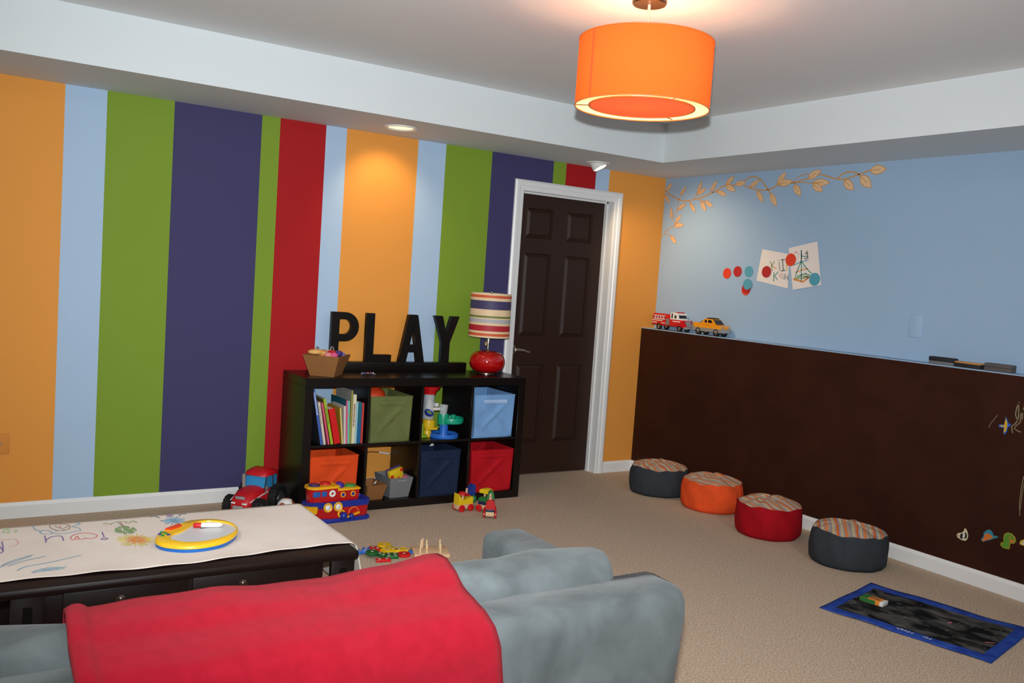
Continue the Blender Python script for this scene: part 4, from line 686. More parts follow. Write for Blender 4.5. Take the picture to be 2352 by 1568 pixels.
mm = MB(); n = len(bo); so = bo; si = bi
# ring between outer outline and drawing window, triangulated by bmesh
b = bmesh.new()
def loop(P, z): 
    v_ = [b.verts.new((x, y, z)) for x, y in P]; e = [b.edges.new((v_[i], v_[(i + 1) % len(v_)])) for i in range(len(v_))]; return v_, e
vo, eo = loop(scale(so, .97), .024); vi, ei = loop(si, .024)
bmesh.ops.triangle_fill(b, use_beauty=True, edges=eo + ei)
v1, _ = loop(so, .020); v2, _ = loop(so, .012); vd, _ = loop(scale(si, .99), .018)
for A_, B_ in ((vo, v1), (v1, v2)):
    for i in range(n): b.faces.new((A_[i], B_[i], B_[(i + 1) % n], A_[(i + 1) % n]))
for i in range(len(vi)): b.faces.new((vi[i], vd[i], vd[(i + 1) % len(vi)], vi[(i + 1) % len(vi)]))
mm.bm(b); obj('yellow_rim', mm, YELP, db, smooth=50)
obj('screen', MB().prism(scale(si, 1.02), .012, .018), paint('doodle_screen', (206, 206, 208), .35), db, 'white drawing screen')
obj('slider', MB().prism([(a - bx, c - by) for a, c in ((-4.028, -2.057), (-3.972, -2.012), (-3.966, -2.030), (-3.978, -2.046), (-4.012, -2.068))], .022, .030), paint('slider_red', (222, 70, 30), .4), db)
for q, (a, c) in enumerate(((-4.045, -2.085), (-4.055, -2.105), (-4.035, -2.10), (-4.03, -2.12), (-4.05, -2.125))):
    obj('button', MB().cyl((a - bx, c - by, .023), (a - bx, c - by, .027), .006, n=12), [GREENP, BLUEP][q % 2], db)
mk = thing('marker_pen', 'white marker with a red cap lying on the doodle board', 'marker', (-3.93, -2.045, .4535 + .0185 + .009), math.radians(-14))
T90 = Matrix.Rotation(PI / 2, 4, 'Y')
obj('cap', MB().lathe([(0, -.002), (.007, 0), (.009, .003), (.009, .026)], 18, T=T90), REDP, mk)
obj('barrel', MB().lathe([(.0085, .026), (.0088, .085), (.007, .092), (.004, .098), (0, .1)], 18, T=T90), WHITEP, mk)
obj('stroke', MB().tube([(.02, -.016, -.008), (.05, -.012, -.008), (.085, -.018, -.008), (.105, .0, -.008)], .0009, 5), BLACKP, db).location = (-3.93 - bx, -2.045 - by, .027)

# ------------------------------------------------------------------ cube shelf
SX, SY0, SY1 = -2.956, -.44, -.05
su = thing('cube_shelf', 'black brown cube shelf unit with eight open compartments', 'shelf', (SX, SY0, 0))
def sb(x0, x1, z0, z1, y0=0, y1=.39, bev=.0015): return MB().box(x0, x1, y0, y1, z0, z1, bev=bev, seg=1)
obj('bottom_panel', sb(.05, 1.44, 0, .05), ESPRESSO, su); obj('top_panel', sb(0, 1.49, .74, .79), ESPRESSO, su)
obj('side_panel', sb(0, .05, 0, .74), ESPRESSO, su); obj('side_panel', sb(1.44, 1.49, 0, .74), ESPRESSO, su)
obj('shelf_board', sb(.05, 1.44, .387, .403, .002), ESPRESSO, su)
for k in range(3):
    x = .05 + .3355 * (k + 1) + .016 * k
    for z0, z1 in ((.05, .387), (.403, .74)): obj('divider', sb(x, x + .016, z0, z1, .003), ESPRESSO, su)

# fabric bins
def bin_(name, label, rgb, x0, x1, h, z0, dark, seed, hmat=None, sag=.009):
    rnd = random.Random(seed); w = x1 - x0; dp = .335
    t = thing(name, label, 'storage bin', ((x0 + x1) / 2, -.428, z0), 0, 'fabric bins in the cube shelf')
    mt = blotch_mat('bin_cloth_' + str(seed), tuple(int(c * .92) for c in rgb), rgb, 7, rough=.75, bump=.12, fine=400, wrinkle=.15)
    m = MB()
    def crease(u, v_):
        d1 = abs((v_ - .5) - (u - .5)) ; d2 = abs((v_ - .5) + (u - .5))
        e = math.sin(PI * u) * math.sin(PI * v_)
        return e * sag * 1.6 - e * .014 * math.exp(-(d1 / .055)) - .011 * e * math.exp(-(d2 / .06)) + .0015 * e * math.sin(9 * u + seed) * math.sin(7 * v_ + seed)
    g = 26; fl = .010
    m.grid(lambda u, v_: (-w / 2 + w * u + (2 * u - 1) * fl * (v_ - .6), crease(u, v_), h * v_), g, g)
    m.grid(lambda u, v_: (-w / 2 + w * u, dp - crease(u, v_), h * v_), g, g)
    for sg in (-1, 1): m.grid(lambda u, v_: (sg * (w / 2 - crease(u, v_) * 1.2 + fl * (v_ - .6) * (1 - u)), dp * u, h * v_), g, g)
    m.grid(lambda u, v_: (-w / 2 + w * u, dp * v_, .002), 4, 4)
    o = obj('body', m, mt, t, smooth=35); md = o.modifiers.new('thickness', 'SOLIDIFY'); md.thickness = .004; md.offset = -1
    rim = MB(); P = [(-w / 2 - fl * .4, 0), (w / 2 + fl * .4, 0), (w / 2, dp), (-w / 2, dp), (-w / 2 - fl * .4, 0)]
    rim.tube([(a, c, h) for a, c in P], .003, 6); obj('hem', rim, mt, t)
    hm = hmat or mt
    obj('handle', MB().grid(lambda u, v_: (-w * .30 + w * .6 * u, crease(.2 + .6 * u, .77 + .09 * v_) - .004 - .003 * math.sin(PI * v_), h * (.80 + .09 * v_)), 8, 4), hm, t, 'fabric pull handle')
    return t
bin_('fabric_bin', 'olive green fabric bin in the top row beside the books', (104, 112, 66), -2.543, -2.278, .272, .4045, None, 1)
bin_('fabric_bin', 'light blue fabric bin at the right end of the top row', (120, 164, 214), -1.832, -1.54, .272, .4045, None, 2, paint('bin_label_pale', (158, 186, 224), .7))
bin_('fabric_bin', 'bright orange fabric bin at the left of the bottom row', (222, 76, 28), -2.897, -2.61, .282, .0515, None, 3)
bin_('fabric_bin', 'navy blue fabric bin in the bottom row', (28, 40, 66), -2.19, -1.92, .282, .0515, None, 4)
bin_('fabric_bin', 'red fabric bin at the right end of the bottom row', (182, 18, 30), -1.83, -1.522, .268, .0515, None, 5)
tag(obj('ball', MB().ball((0, 0, 0), .075, 28), paint('ball_orange', (206, 62, 22), .5), loc=(-2.462, -.275, .645)), 'orange ball peeking out of the olive green bin', 'ball')
tag(obj('paper_tag', MB().prism([(-.014, 0), (.014, .004), (.016, .03), (.0, .028)], 0, .0012, 'y'), WHITEP, loc=(-2.03, -.25, .325)), 'white paper tag sticking out of the navy bin', 'paper tag')

# books
def book(name, label, xb, xt, hgt, t_, dep, spine, cover=None, setback=0.0, print_=None):
    th_ = math.atan2(xb - xt, hgt); o = thing(name, label, 'book', (xb, -.43 + setback, .4035), 0, 'picture books in the cube shelf')
    o.rotation_euler = (0, -th_, 0)
    sp = paint('book_' + '_'.join(map(str, spine)), spine, .4); cv = paint('book_' + '_'.join(map(str, cover or spine)), cover or spine, .4)
    z0 = t_ / 2 * math.sin(th_) + .0005
    m = MB(); m.box(-t_ / 2, t_ / 2, 0, .003, z0, z0 + hgt, 0); m.box(-t_ / 2, -t_ / 2 + .002, .003, dep, z0, z0 + hgt, 1); m.box(t_ / 2 - .002, t_ / 2, .003, dep, z0, z0 + hgt, 1)
    c = obj('cover', m, [sp, cv], o, smooth=0)
    obj('page_block', MB().box(-t_ / 2 + .002, t_ / 2 - .002, .003, dep - .003, z0 + .003, z0 + hgt - .003), mat('book_pages', (226, 218, 200), rough=.9, var=.08, vscale=80), o, smooth=0)
    if print_:
        m = MB(); rnd = random.Random(hash(label) % 1000 if False else len(label)); z = z0 + hgt * print_[1]
        while z < z0 + hgt * print_[2]:
            l = rnd.uniform(.003, .007); m.box(-t_ * .28, t_ * .28 * rnd.uniform(.5, 1), -.0006, 0, z, z + l); z += l + rnd.uniform(.0015, .005)
        obj('spine_print', m, paint('print_' + '_'.join(map(str, print_[0])), print_[0]), c, smooth=0)
book('book', 'tall blue picture book with a white title on its spine, leftmost', -2.838, -2.902, .322, .014, .25, (58, 92, 168), (46, 44, 50), 0, ((220, 226, 236), .55, .95))
book('book', 'slim white book leaning beside the tall blue one', -2.8195, -2.868, .25, .013, .22, (206, 200, 184), (196, 192, 180), 0, ((150, 140, 120), .5, .9))
book('book', 'slim pink book leaning between the white and the lime green one', -2.795, -2.849, .248, .010, .2, (206, 84, 110), (190, 70, 100))
book('book', 'lime green book leaning beside the thick red one', -2.775, -2.8375, .272, .015, .22, (156, 178, 44), (90, 96, 52), 0, ((90, 120, 40), .45, .8))
book('book', 'thick bright red book leaning at an angle', -2.742, -2.790, .21, .036, .19, (202, 16, 22))
book('book', 'pale yellow book standing to the right of the thick red one', -2.7115, -2.7365, .213, .009, .19, (206, 190, 110), (176, 140, 40))
book('book', 'cream white book standing left of the mint green one', -2.6985, -2.7095, .222, .012, .19, (204, 196, 186), (196, 190, 184))
book('book', 'pink spined book with a teal cover standing in the row', -2.687, -2.698, .256, .008, .24, (216, 88, 140), (24, 90, 108))
book('book', 'mint green book with an orange spot on the spine', -2.6755, -2.6865, .252, .012, .22, (110, 186, 166), (90, 150, 150), 0, ((214, 110, 40), .62, .70))
book('book', 'tall olive and grey picture book standing upright', -2.6635, -2.6665, .312, .009, .24, (150, 146, 60), (150, 148, 140), .004)
book('book', 'tall cream book with a dark printed title standing upright', -2.6475, -2.6495, .288, .019, .23, (212, 208, 178), (200, 196, 180), 0, ((130, 70, 70), .35, .82))
book('book', 'thin pale blue book standing beside the tall cream one', -2.631, -2.632, .246, .010, .2, (150, 196, 206), (150, 196, 206))
book('book', 'green and blue picture book standing second from the right', -2.613, -2.614, .242, .021, .2, (24, 92, 140), (20, 100, 60), 0, ((24, 110, 60), .5, .97))
book('book', 'red spined book standing at the right end of the row', -2.594, -2.595, .238, .012, .2, (190, 60, 56), (160, 60, 100))

# marble run
mr = thing('marble_run', 'plastic marble run with a red funnel, green tray and blue base', 'toy', (-2.0, -.33, .4035))
MBLUE = paint('marble_blue', (40, 104, 196), .3); MGREEN = paint('marble_green', (14, 150, 116), .3); MYEL = paint('marble_yellow', (214, 176, 20), .35)
CLEAR = mat('clear_plastic', (226, 232, 236), rough=.06, alpha=.26, var=.02); FROST = paint('frost_white', (208, 204, 198), .4)
T0 = trs(.0, -.01, 0)
obj('base', MB().lathe([(0, .0), (.093, .0), (.096, .008), (.094, .022), (.088, .026), (.078, .022), (.072, .012), (0, .010)], 44, T=T0), MBLUE, mr)
obj('column', MB().lathe([(.031, .010), (.028, .03), (.027, .095)], 28, T=T0), MBLUE, mr)
obj('spiral_tray', MB().lathe([(0, .086), (.062, .083), (.074, .09), (.078, .116), (.075, .122), (.069, .118), (.066, .098), (0, .096)], 40, T=trs(.052, -.01, 0)).lathe([(.034, .08), (.036, .13), (.033, .145), (.028, .13), (.028, .1)], 24, T=trs(-.008, -.01, 0)).lathe([(.016, .095), (.016, .142), (0, .145)], 20, T=trs(.052, -.03, 0)), MGREEN, mr)
obj('cup', MB().lathe([(.022, .14), (.030, .20), (.0285, .20), (.0205, .142)], 24, T=trs(-.005, .0, 0)), CLEAR, mr)
obj('tube', MB().lathe([(.033, .10), (.033, .285), (.0315, .285), (.0315, .10)], 28, T=trs(-.093, .03, 0)), CLEAR, mr)
obj('funnel', MB().lathe([(.03, .265), (.038, .268), (.042, .285), (.062, .305), (.066, .316), (.06, .318), (.04, .296), (.03, .28)], 36, T=trs(-.093, .03, 0)), REDP, mr)
obj('paddle', MB().lathe([(.028, .145), (.03, .17), (.026, .2), (.012, .235), (0, .24)], 20, T=trs(-.093, .03, 0)).box(-.08, .0, .0, .022, .165, .185, bev=.004).box(-.07, -.045, -.01, .03, .19, .215, bev=.004), FROST, mr)
Tr = trs(-.128, -.045, .165) @ Vector((.25, -.5, .83)).to_track_quat('Z', 'Y').to_matrix().to_4x4()
obj('ring_catcher', MB().lathe([(.020, -.02), (.028, -.012), (.030, .0), (.026, .004), (.021, .0), (.017, -.012)], 28, T=Tr), BLUEP, mr)
obj('catcher_cup', MB().lathe([(0, -.012), (.021, -.010), (.021, -.003), (0, -.006)], 24, T=Tr), paint('lime_plastic', (130, 160, 30), .4), mr)
obj('chute', MB().lathe([(.0, .045), (.038, .05), (.042, .07), (.038, .105), (.03, .11), (0, .1)], 28, T=trs(-.094, .02, 0)).box(-.13, -.045, -.02, .05, .045, .062, bev=.006).lathe([(.03, 0), (.033, .012), (.02, .05)], 24, T=trs(-.1, .02, 0)), MYEL, mr)
obj('foot_block', MB().box(-.165, -.12, -.03, .03, 0, .02, bev=.005).cyl((-.148, 0, .02), (-.148, 0, .09), .012, n=14), paint('lime_plastic', (130, 160, 30), .4), mr)

# tapered boxes
def taper(name, label, cat, loc, rz, bw, bd, tw, td, h, rgb, th_=.005, group=None):
    t = thing(name, label, cat, loc, rz, group); mt = mat('board_' + name, rgb, rough=.7, var=.12, vscale=60)
    m = MB()
    def R4(w, d, z): return [(-w / 2, -d / 2, z), (w / 2, -d / 2, z), (w / 2, d / 2, z), (-w / 2, d / 2, z)]
    vs = R4(bw, bd, 0) + R4(tw, td, h) + R4(tw - 2 * th_, td - 2 * th_, h) + R4(bw - 2 * th_, bd - 2 * th_, th_)
    fs = [(3, 2, 1, 0), (12, 13, 14, 15)]
    for a in (0, 4, 8):
        for i in range(4): fs.append((a + i, a + (i + 1) % 4, a + 4 + (i + 1) % 4, a + 4 + i))
    obj('box', m.add(vs, fs), mt, t, smooth=0); return t
taper('brown_box', 'small brown tapered box in the open bottom compartment', 'box', (-2.484, -.345, .0515), math.radians(4), .10, .13, .135, .185, .094, (134, 88, 44))
gb = taper('grey_box', 'grey tapered box holding a yellow packet', 'box', (-2.318, -.32, .0515), math.radians(3), .128, .16, .16, .205, .125, (112, 114, 116))
obj('handle_slot', MB().box(-.03, .03, -.1035, -.0985, .105, .109), GREYP, gb)
pk = thing('snack_packet', 'yellow and red packet sticking out of the grey box', 'packet', (-2.305, -.33, .145), math.radians(12))
Tp = Matrix.Rotation(math.radians(-14), 4, 'Y')
obj('packet', MB().box(-.05, .05, -.014, .014, 0, .07, T=Tp, bev=.004), paint('packet_yellow', (226, 190, 30), .4), pk)
for q in (MB().cyl((-.036, -.0142, .03), (-.036, -.0152, .03), .014, n=18, T=Tp), MB().cyl((.04, -.0142, .055), (.04, -.0152, .055), .012, n=18, T=Tp), MB().prism([(-.01, .004), (.012, .022), (.02, .002)], -.0152, -.0142, 'y', T=Tp)): obj('packet_print', q, paint('packet_red', (206, 50, 36), .4), pk)
obj('packet_back', MB().box(-.055, .052, .015, .02, .0, .078, T=Tp), paint('packet_purple', (70, 56, 110), .4), pk)
tag(obj('pink_toy', MB().ball((0, 0, 0), .02, 14, sz=.7), paint('toy_pink', (206, 90, 120), .4), loc=(-2.272, -.385, .168)), 'small pink toy at the edge of the grey box', 'toy')
tag(obj('paper_scrap', MB().prism([(-.01, 0), (.006, .002), (.012, .02), (.002, .012)], 0, .001, 'y'), WHITEP, loc=(-2.449, -.335, .13)), 'white paper scrap poking out of the small brown box', 'paper')
tag(obj('power_cord', MB().tube([(-2.46, -.012, .25), (-2.4, -.012, .252), (-2.34, -.012, .256), (-2.29, -.012, .252), (-2.22, -.012, .238), (-2.1, -.012, .22)], .0035, 8).tube([(-2.285, -.015, .252), (-2.21, -.015, .236)], .006, 8, mi=1), [paint('cord_brown', (110, 74, 40)), WHITEP]), 'lamp cord running along the wall behind the shelf', 'cord')

# on top of the shelf
bk = taper('trinket_basket', 'brown tapered box filled with trinkets on top of the shelf', 'box', (-2.785, -.30, .7905), math.radians(-40), .143, .143, .216, .216, .122, (140, 92, 46))
TR = [((-.045, -.075, .118), .026, 'spoon'), ((-.01, -.055, .112), .024, (206, 120, 50)), ((.03, -.07, .113), .022, (226, 140, 140)), ((.06, -.055, .113), .022, (222, 90, 140)), ((.035, -.02, .12), .026, (188, 20, 30)), ((.065, .01, .12), .024, (70, 52, 120)), ((.09 - .02, .05, .113), .02, (150, 130, 190)), ((-.03, .01, .118), .024, (190, 120, 70)), ((0, .03, .122), .02, (200, 160, 120)), ((.02, .06, .114), .022, (200, 80, 60)), ((-.06, .04, .108), .024, (90, 110, 160))]
names = dict()
Rb = rotz(math.radians(-40))
txts = ['', 'orange bead in the trinket box', 'salmon bead in the trinket box', 'hot pink bead in the trinket box', 'red bead in the trinket box', 'purple bead in the trinket box', 'lilac bead at the right corner of the trinket box', 'amber bead in the trinket box', 'tan bead in the trinket box', 'brick red bead in the trinket box', 'slate blue bead in the trinket box']
for (p, r_, c), tx_ in zip(TR, txts):
    w = Rb @ Vector(p) + Vector((-2.785, -.30, .801)); r_ *= 1.12
    if c == 'spoon': continue
    tag(obj('bead', MB().ball((0, 0, 0), r_, 12, sz=.75).torus((0, 0, .004), r_ * .8, r_ * .22, 16, 6), paint('bead_' + '_'.join(map(str, c)), c, .3), loc=w), tx_, 'bead', 'trinkets in the basket')
w = Vector((-2.90, -.335, .93))
sp = thing('wooden_spoon', 'pale wooden spoon handle resting on the left edge of the trinket box', 'spoon', w, math.radians(-12))
obj('spoon_bowl', MB().ball((.02, 0, 0), .03, 18, sz=.55, T=Matrix.Scale(1.5, 4, (1, 0, 0))), paint('spoon_wood', (222, 172, 96), .4), sp)
obj('spoon_handle', MB().tube([(.05, 0, .0), (.10, 0, -.012), (.14, .0, -.02)], [.017, .010, .007], 10), paint('spoon_wood', (222, 172, 96), .4), sp)
for q, (a, c, lab) in enumerate(((-2.84, -.285, 'clear ring at the left of the trinkets'), (-2.745, -.275, 'clear ring at the right of the trinkets'))):
    tag(obj('clear_ring', MB().torus((0, 0, 0), .014, .004, 24, 8, axis=(.5, -.8, .1)), mat('ring_clear', (190, 190, 186), rough=.12, trans=.6), loc=(a, c, .94)), lab, 'ring', 'clear rings in the basket')
hb = thing('hair_clip', 'small jewelled silver hair clip lying on the shelf top', 'hair clip', (-2.515, -.29, .7905))
obj('clip_bar', MB().tube([(-.05, 0, .004), (-.02, .004, .007), (.02, .004, .007), (.05, 0, .004)], .003, 8), CHROME, hb)
for q, c in enumerate(((90, 90, 140), (60, 70, 130), (170, 80, 80), (110, 70, 120), (150, 140, 150))):
    obj('jewel', MB().ball((-.035 + .0175 * q, .004, .0105), .0065, 10), paint('jewel_%d' % q, c, .15), hb)

pl = tag(obj('display_plank', MB().box(0, 1.02, 0, .06, 0, .058, bev=.002), ESPRESSO, loc=(-2.757, -.12, .7905)), 'long black wooden plank on the shelf carrying the letters', 'plank')
LETW = mat('letter_black_wood', (13, 9, 8), rough=.4, spec=.3, var=.2, vscale=25)
def letter(name, label, mb, x):
    o = obj(name, mb, LETW, loc=(x, -.112, .8488), smooth=30); bm_ = o.modifiers.new('bevel', 'BEVEL'); bm_.width = .0015; bm_.segments = 1
    return tag(o, label, 'letter', 'black wooden letters spelling PLAY')
H, TH = .304, .036
m = MB()
ou, inn = [], []
zc_, ro, ri = .215, .089, .046
for i in range(17):
    a = PI / 2 - PI * i / 16
    ou.append((.088 + ro * math.cos(a), zc_ + ro * math.sin(a))); inn.append((.085 + ri * .95 * math.cos(a), zc_ + ri * math.sin(a)))
m.bm(holed([(0, 0), (0, H)] + ou + [(.05, zc_ - ro), (.05, 0)], [[(.05, zc_ + ri)] + inn + [(.05, zc_ - ri)]], 0, TH))
letter('letter_p', 'black wooden letter P, first of the word PLAY', m, -2.690)
letter('letter_l', 'black wooden letter L standing between P and A', MB().prism([(0, 0), (.178, 0), (.178, .046), (.054, .046), (.054, H), (0, H)], 0, TH, 'y'), -2.462)
m = MB().bm(holed([(0, 0), (.057, H), (.121, H), (.182, 0), (.13, 0), (.119, .064), (.064, .064), (.052, 0)], [[(.073, .112), (.110, .112), (.0915, .215)]], 0, TH))
letter('letter_a', 'black wooden letter A standing between L and Y', m, -2.231)
m = MB().bm(holed([(.062, 0), (.062, .13), (0, H), (.06, H), (.092, .19), (.124, H), (.184, H), (.122, .13), (.122, 0)], [], 0, TH))
letter('letter_y', 'black wooden letter Y, last of the word PLAY', m, -1.990)

tl = thing('table_lamp', 'table lamp with a round red base and a striped drum shade', 'lamp', (-1.638, -.218, .7905))
obj('foot_ring', MB().lathe([(0, 0), (.05, 0), (.05, .006), (0, .006)], 32), METAL, tl)
pr = [(.048, .004)]
for i in range(1, 20):
    a = -PI / 2 + PI * i / 20; pr.append((.062 + .079 * abs(math.cos(a)) ** .8 if False else 1.0 * .119 * abs(math.cos(a)) ** .62, .078 + .074 * math.sin(a)))
pr = [(.05, .005)] + [p for p in pr[1:] if p[0] > .05] + [(.03, .152), (0, .153)]
obj('base', MB().lathe(pr, 44), mat('red_ceramic', (176, 12, 14), rough=.08, var=.05, coat=.6), tl, smooth=70)
obj('neck', MB().cyl((0, 0, .15), (0, 0, .30), .006, n=12).cyl((0, 0, .152), (0, 0, .16), .014, .008, n=16).cyl((0, 0, .20), (0, 0, .235), .013, n=14), METAL, tl)
obj('switch', MB().cyl((-.01, 0, .205), (-.028, -.002, .203), .008, n=12).cyl((-.02, -.003, .185), (-.02, -.003, .207), .009, n=12), mat('switch_brass', (190, 150, 110), rough=.3, metal=.6), tl)
zb_, zt_, rb_, rt_ = .243, .53, .136, .134
CREAM = mat('shade_cream', (226, 200, 160), rough=.6, var=.12, vscale=24); bands = [(0, .04, 0), (.04, .10, 1), (.10, .165, 0), (.165, .36, 2), (.36, .505, 0), (.505, .55, 3), (.55, .575, 0), (.575, .665, 4), (.665, .72, 0), (.72, .85, 5), (.85, .90, 0), (.90, .96, 1), (.96, 1, 0)]
pr = [(rt_, zt_)]; mis = []
for a, b_, c in bands: pr.append((rt_ + (rb_ - rt_) * b_, zt_ + (zb_ - zt_) * b_)); mis.append(c)
pr += [(rb_ - .002, zb_), (rt_ - .002, zt_), (rt_, zt_)]; mis += [0, 0, 0]
obj('striped_shade', MB().lathe(pr, 56, mis=mis), [CREAM, paint('band_orange', (206, 88, 46), .6), paint('band_navy', (62, 56, 96), .6), paint('band_green', (110, 124, 58), .6), paint('band_grey', (176, 176, 178), .6), paint('band_red', (176, 34, 44), .6)], tl, 'drum shade with cream, orange, navy, green, grey and red bands', 30)
obj('shade_frame', MB().cyl((-rt_, 0, zt_ - .012), (rt_, 0, zt_ - .012), .002, n=6).cyl((0, -rt_, zt_ - .012), (0, rt_, zt_ - .012), .002, n=6).cyl((0, 0, .3), (0, 0, zt_ - .006), .003, n=8), METAL, tl)
obj('finial', MB().ball((0, 0, zt_ + .004), .009, 12), METAL, tl)
# ------------------------------------------------------------------ floor poufs
def pouf(label, rgb, x, y, ang, seed, shift):
    t = thing('pouf', label, 'stool', (x, y, 0), ang, 'striped poufs along the chalkboard wall')
    rnd = random.Random(seed); ph = [rnd.uniform(0, 6) for _ in range(6)]
    body = blotch_mat('pouf_cloth_%d' % seed, tuple(int(c * .9) for c in rgb), rgb, 8, rough=.9, bump=.3, fine=350, wrinkle=.2)
    top = stripe_mat('pouf_stripes_%d' % seed, .5, seed, shift)
    n = 56
    def edge(a): return .189 + .0035 * math.sin(7 * a + ph[0]) + .003 * math.sin(13 * a + ph[1]), .187 + .004 * math.sin(5 * a + ph[2]) + .0035 * math.sin(11 * a + ph[3])
    def R_(a, z): return .203 + .006 * math.sin(2 * a + ph[4]) + .0025 * math.sin(9 * a + 30 * z + ph[5]) - .012 * ((z - .09) / .1) ** 2
    m = MB(); vs = []; lv = 11
    for j in range(lv):
        for i in range(n):
            a = 2 * PI * i / n; er, ez = edge(a); z = ez * (j / (lv - 1)) ; r_ = R_(a, z)
            if j == 0: r_ -= .010
            if j == lv - 1: r_ = er
            if j == lv - 2: r_ = (r_ + er) / 2 + .003
            vs.append((r_ * math.cos(a), r_ * math.sin(a), z))
    fs = [(j * n + i, j * n + (i + 1) % n, (j + 1) * n + (i + 1) % n, (j + 1) * n + i) for j in range(lv - 1) for i in range(n)] + [tuple(range(n - 1, -1, -1))]
    obj('side', m.add(vs, fs), body, t, smooth=60)
    m = MB(); vs = []; K = 9
    for j in range(K):
        for i in range(n):
            a = 2 * PI * i / n; er, ez = edge(a); q = 1 - j / K
            z = ez - .002 + .040 * (1 - q ** 2.0) + .0045 * math.sin(9 * a + ph[1]) * q ** 3 * (1 - q) * 5
            vs.append(((er - .001) * q * math.cos(a), (er - .001) * q * math.sin(a), z))
    vs.append((0, 0, .187 + .0378)); c = len(vs) - 1
    fs = [(j * n + i, j * n + (i + 1) % n, (j + 1) * n + (i + 1) % n, (j + 1) * n + i) for j in range(K - 1) for i in range(n)] + [((K - 1) * n + i, (K - 1) * n + (i + 1) % n, c) for i in range(n)]
    obj('striped_top', m.add(vs, fs), top, t, 'top of orange, grey and tan striped fabric', 70)
    for s_ in (math.radians(-150) - ang, math.radians(-75) - ang, math.radians(20) - ang, math.radians(110) - ang):
        obj('seam', MB().tube([((R_(s_, z) + .0005) * math.cos(s_), (R_(s_, z) + .0005) * math.sin(s_), z) for z in (.012, .05, .09, .13, .165)], .0022, 6), body, t)
    return t
pouf('charcoal pouf in the corner by the orange wall', (56, 60, 66), -.405, -.625, .3, 11, 0)
pouf('bright orange pouf with a striped top', (232, 84, 36), -.345, -1.075, .9, 12, .03)
pouf('dark red pouf with a striped top', (158, 10, 24), -.452, -1.655, .5, 13, .06)
pouf('charcoal pouf nearest the black play mat', (54, 58, 64), -.470, -2.235, -.35, 14, .02)

# ------------------------------------------------------------------ chalk mat with chalk box
cm = thing('chalk_mat', 'black chalk mat with a blue border lying on the carpet', 'mat', (-.874, -2.953, 0), math.radians(12.4))
MW, ML = .575, .74
def wav(x, y): return .003 + .0022 * (1 + math.sin(16 * y + 3 * x)) * (abs(x) / (MW / 2)) ** 2 + .0012 * (1 + math.sin(21 * x + 7 * y))
def matgrid(x0, x1, y0, y1, nx, ny, dz): 
    m = MB().grid(lambda u, v_: (x0 + (x1 - x0) * u + (.003 * math.sin(20 * v_) if u in (0, 1) else 0), y0 + (y1 - y0) * v_, wav(x0 + (x1 - x0) * u, y0 + (y1 - y0) * v_) + dz), nx, ny); return m
o = obj('blue_border', matgrid(-MW / 2, MW / 2, -ML / 2, ML / 2, 24, 30, 0), BLUECLOTH, cm, 'blue cloth border', 70, recalc=False); md = o.modifiers.new('thickness', 'SOLIDIFY'); md.thickness = .0025; md.offset = -1
cb = obj('chalk_surface', matgrid(-MW / 2 + .066, MW / 2 - .072, -ML / 2 + .052, ML / 2 - .048, 24, 30, .0012), CHALKMAT, cm, 'black surface smeared with chalk', 70, recalc=False)
m = MB(); rnd = random.Random(5)
for k in range(60):
    x, y = rnd.uniform(-.2, .19), rnd.uniform(-.3, .3); a = rnd.uniform(0, 6.28); l = rnd.uniform(.003, .03)
    m.ribbon([(x, y), (x + l * .5 * math.cos(a), y + l * .5 * math.sin(a)), (x + l * math.cos(a + .4), y + l * math.sin(a + .15))], rnd.uniform(.0007, .0022), lambda a_, b_, h_: (a_, b_, wav(a_, b_) + .0016 + h_), 0)
for pts in (((.03, -.09), (.05, -.10), (.06, -.096)), ((-.07, -.28), (-.05, -.30), (-.04, -.31))): m.ribbon(list(pts), .006, lambda a_, b_, h_: (a_, b_, wav(a_, b_) + .0018 + h_), 1)
obj('chalk_marks', m, [paint('chalk_grey', (120, 120, 117), .9), paint('chalk_pink', (214, 110, 120), .9)], cb, smooth=0)
def text_mesh(s_, size):
    c = bpy.data.curves.new('lettering', 'FONT'); c.body = s_; c.size = size; c.extrude = .0003
    o_ = bpy.data.objects.new('lettering', c); me = bpy.data.meshes.new_from_object(o_); bpy.data.objects.remove(o_); return me
for s_, along in (('Mr', -.122), ('Noah', -.045)):
    me = text_mesh(s_, .034); me.materials.append(paint('ink_white', (196, 204, 222), .7))
    me.transform(Matrix.Rotation(PI / 2, 4, 'Z') @ Matrix.Shear('XY', 4, (0, 0)))
    me.transform(trs(-MW / 2 + .052, along, .0085)); obj('lettering', me, None, cm)
ch = thing('chalk_box', 'small orange and green chalk box lying on the black mat', 'box', (-.932, -2.728, .0105), math.radians(10))
m = MB().box(-.03, .03, -.04, .055, 0, .02, bev=.001); obj('carton', m, paint('carton_orange', (222, 132, 36), .5), ch)
obj('carton_flap', MB().box(-.0302, .0302, -.056, -.040, .0005, .0196, bev=.001), WHITEP, ch)
obj('carton_print', MB().box(-.0308, -.0302, -.02, .055, .001, .0195).box(-.03, .03, .02, .054, .0202, .0206), paint('carton_green', (40, 110, 50), .5), ch)
obj('carton_panel', MB().box(-.012, .012, -.03, .016, .0202, .0207), paint('carton_brown', (150, 96, 60), .5), ch)

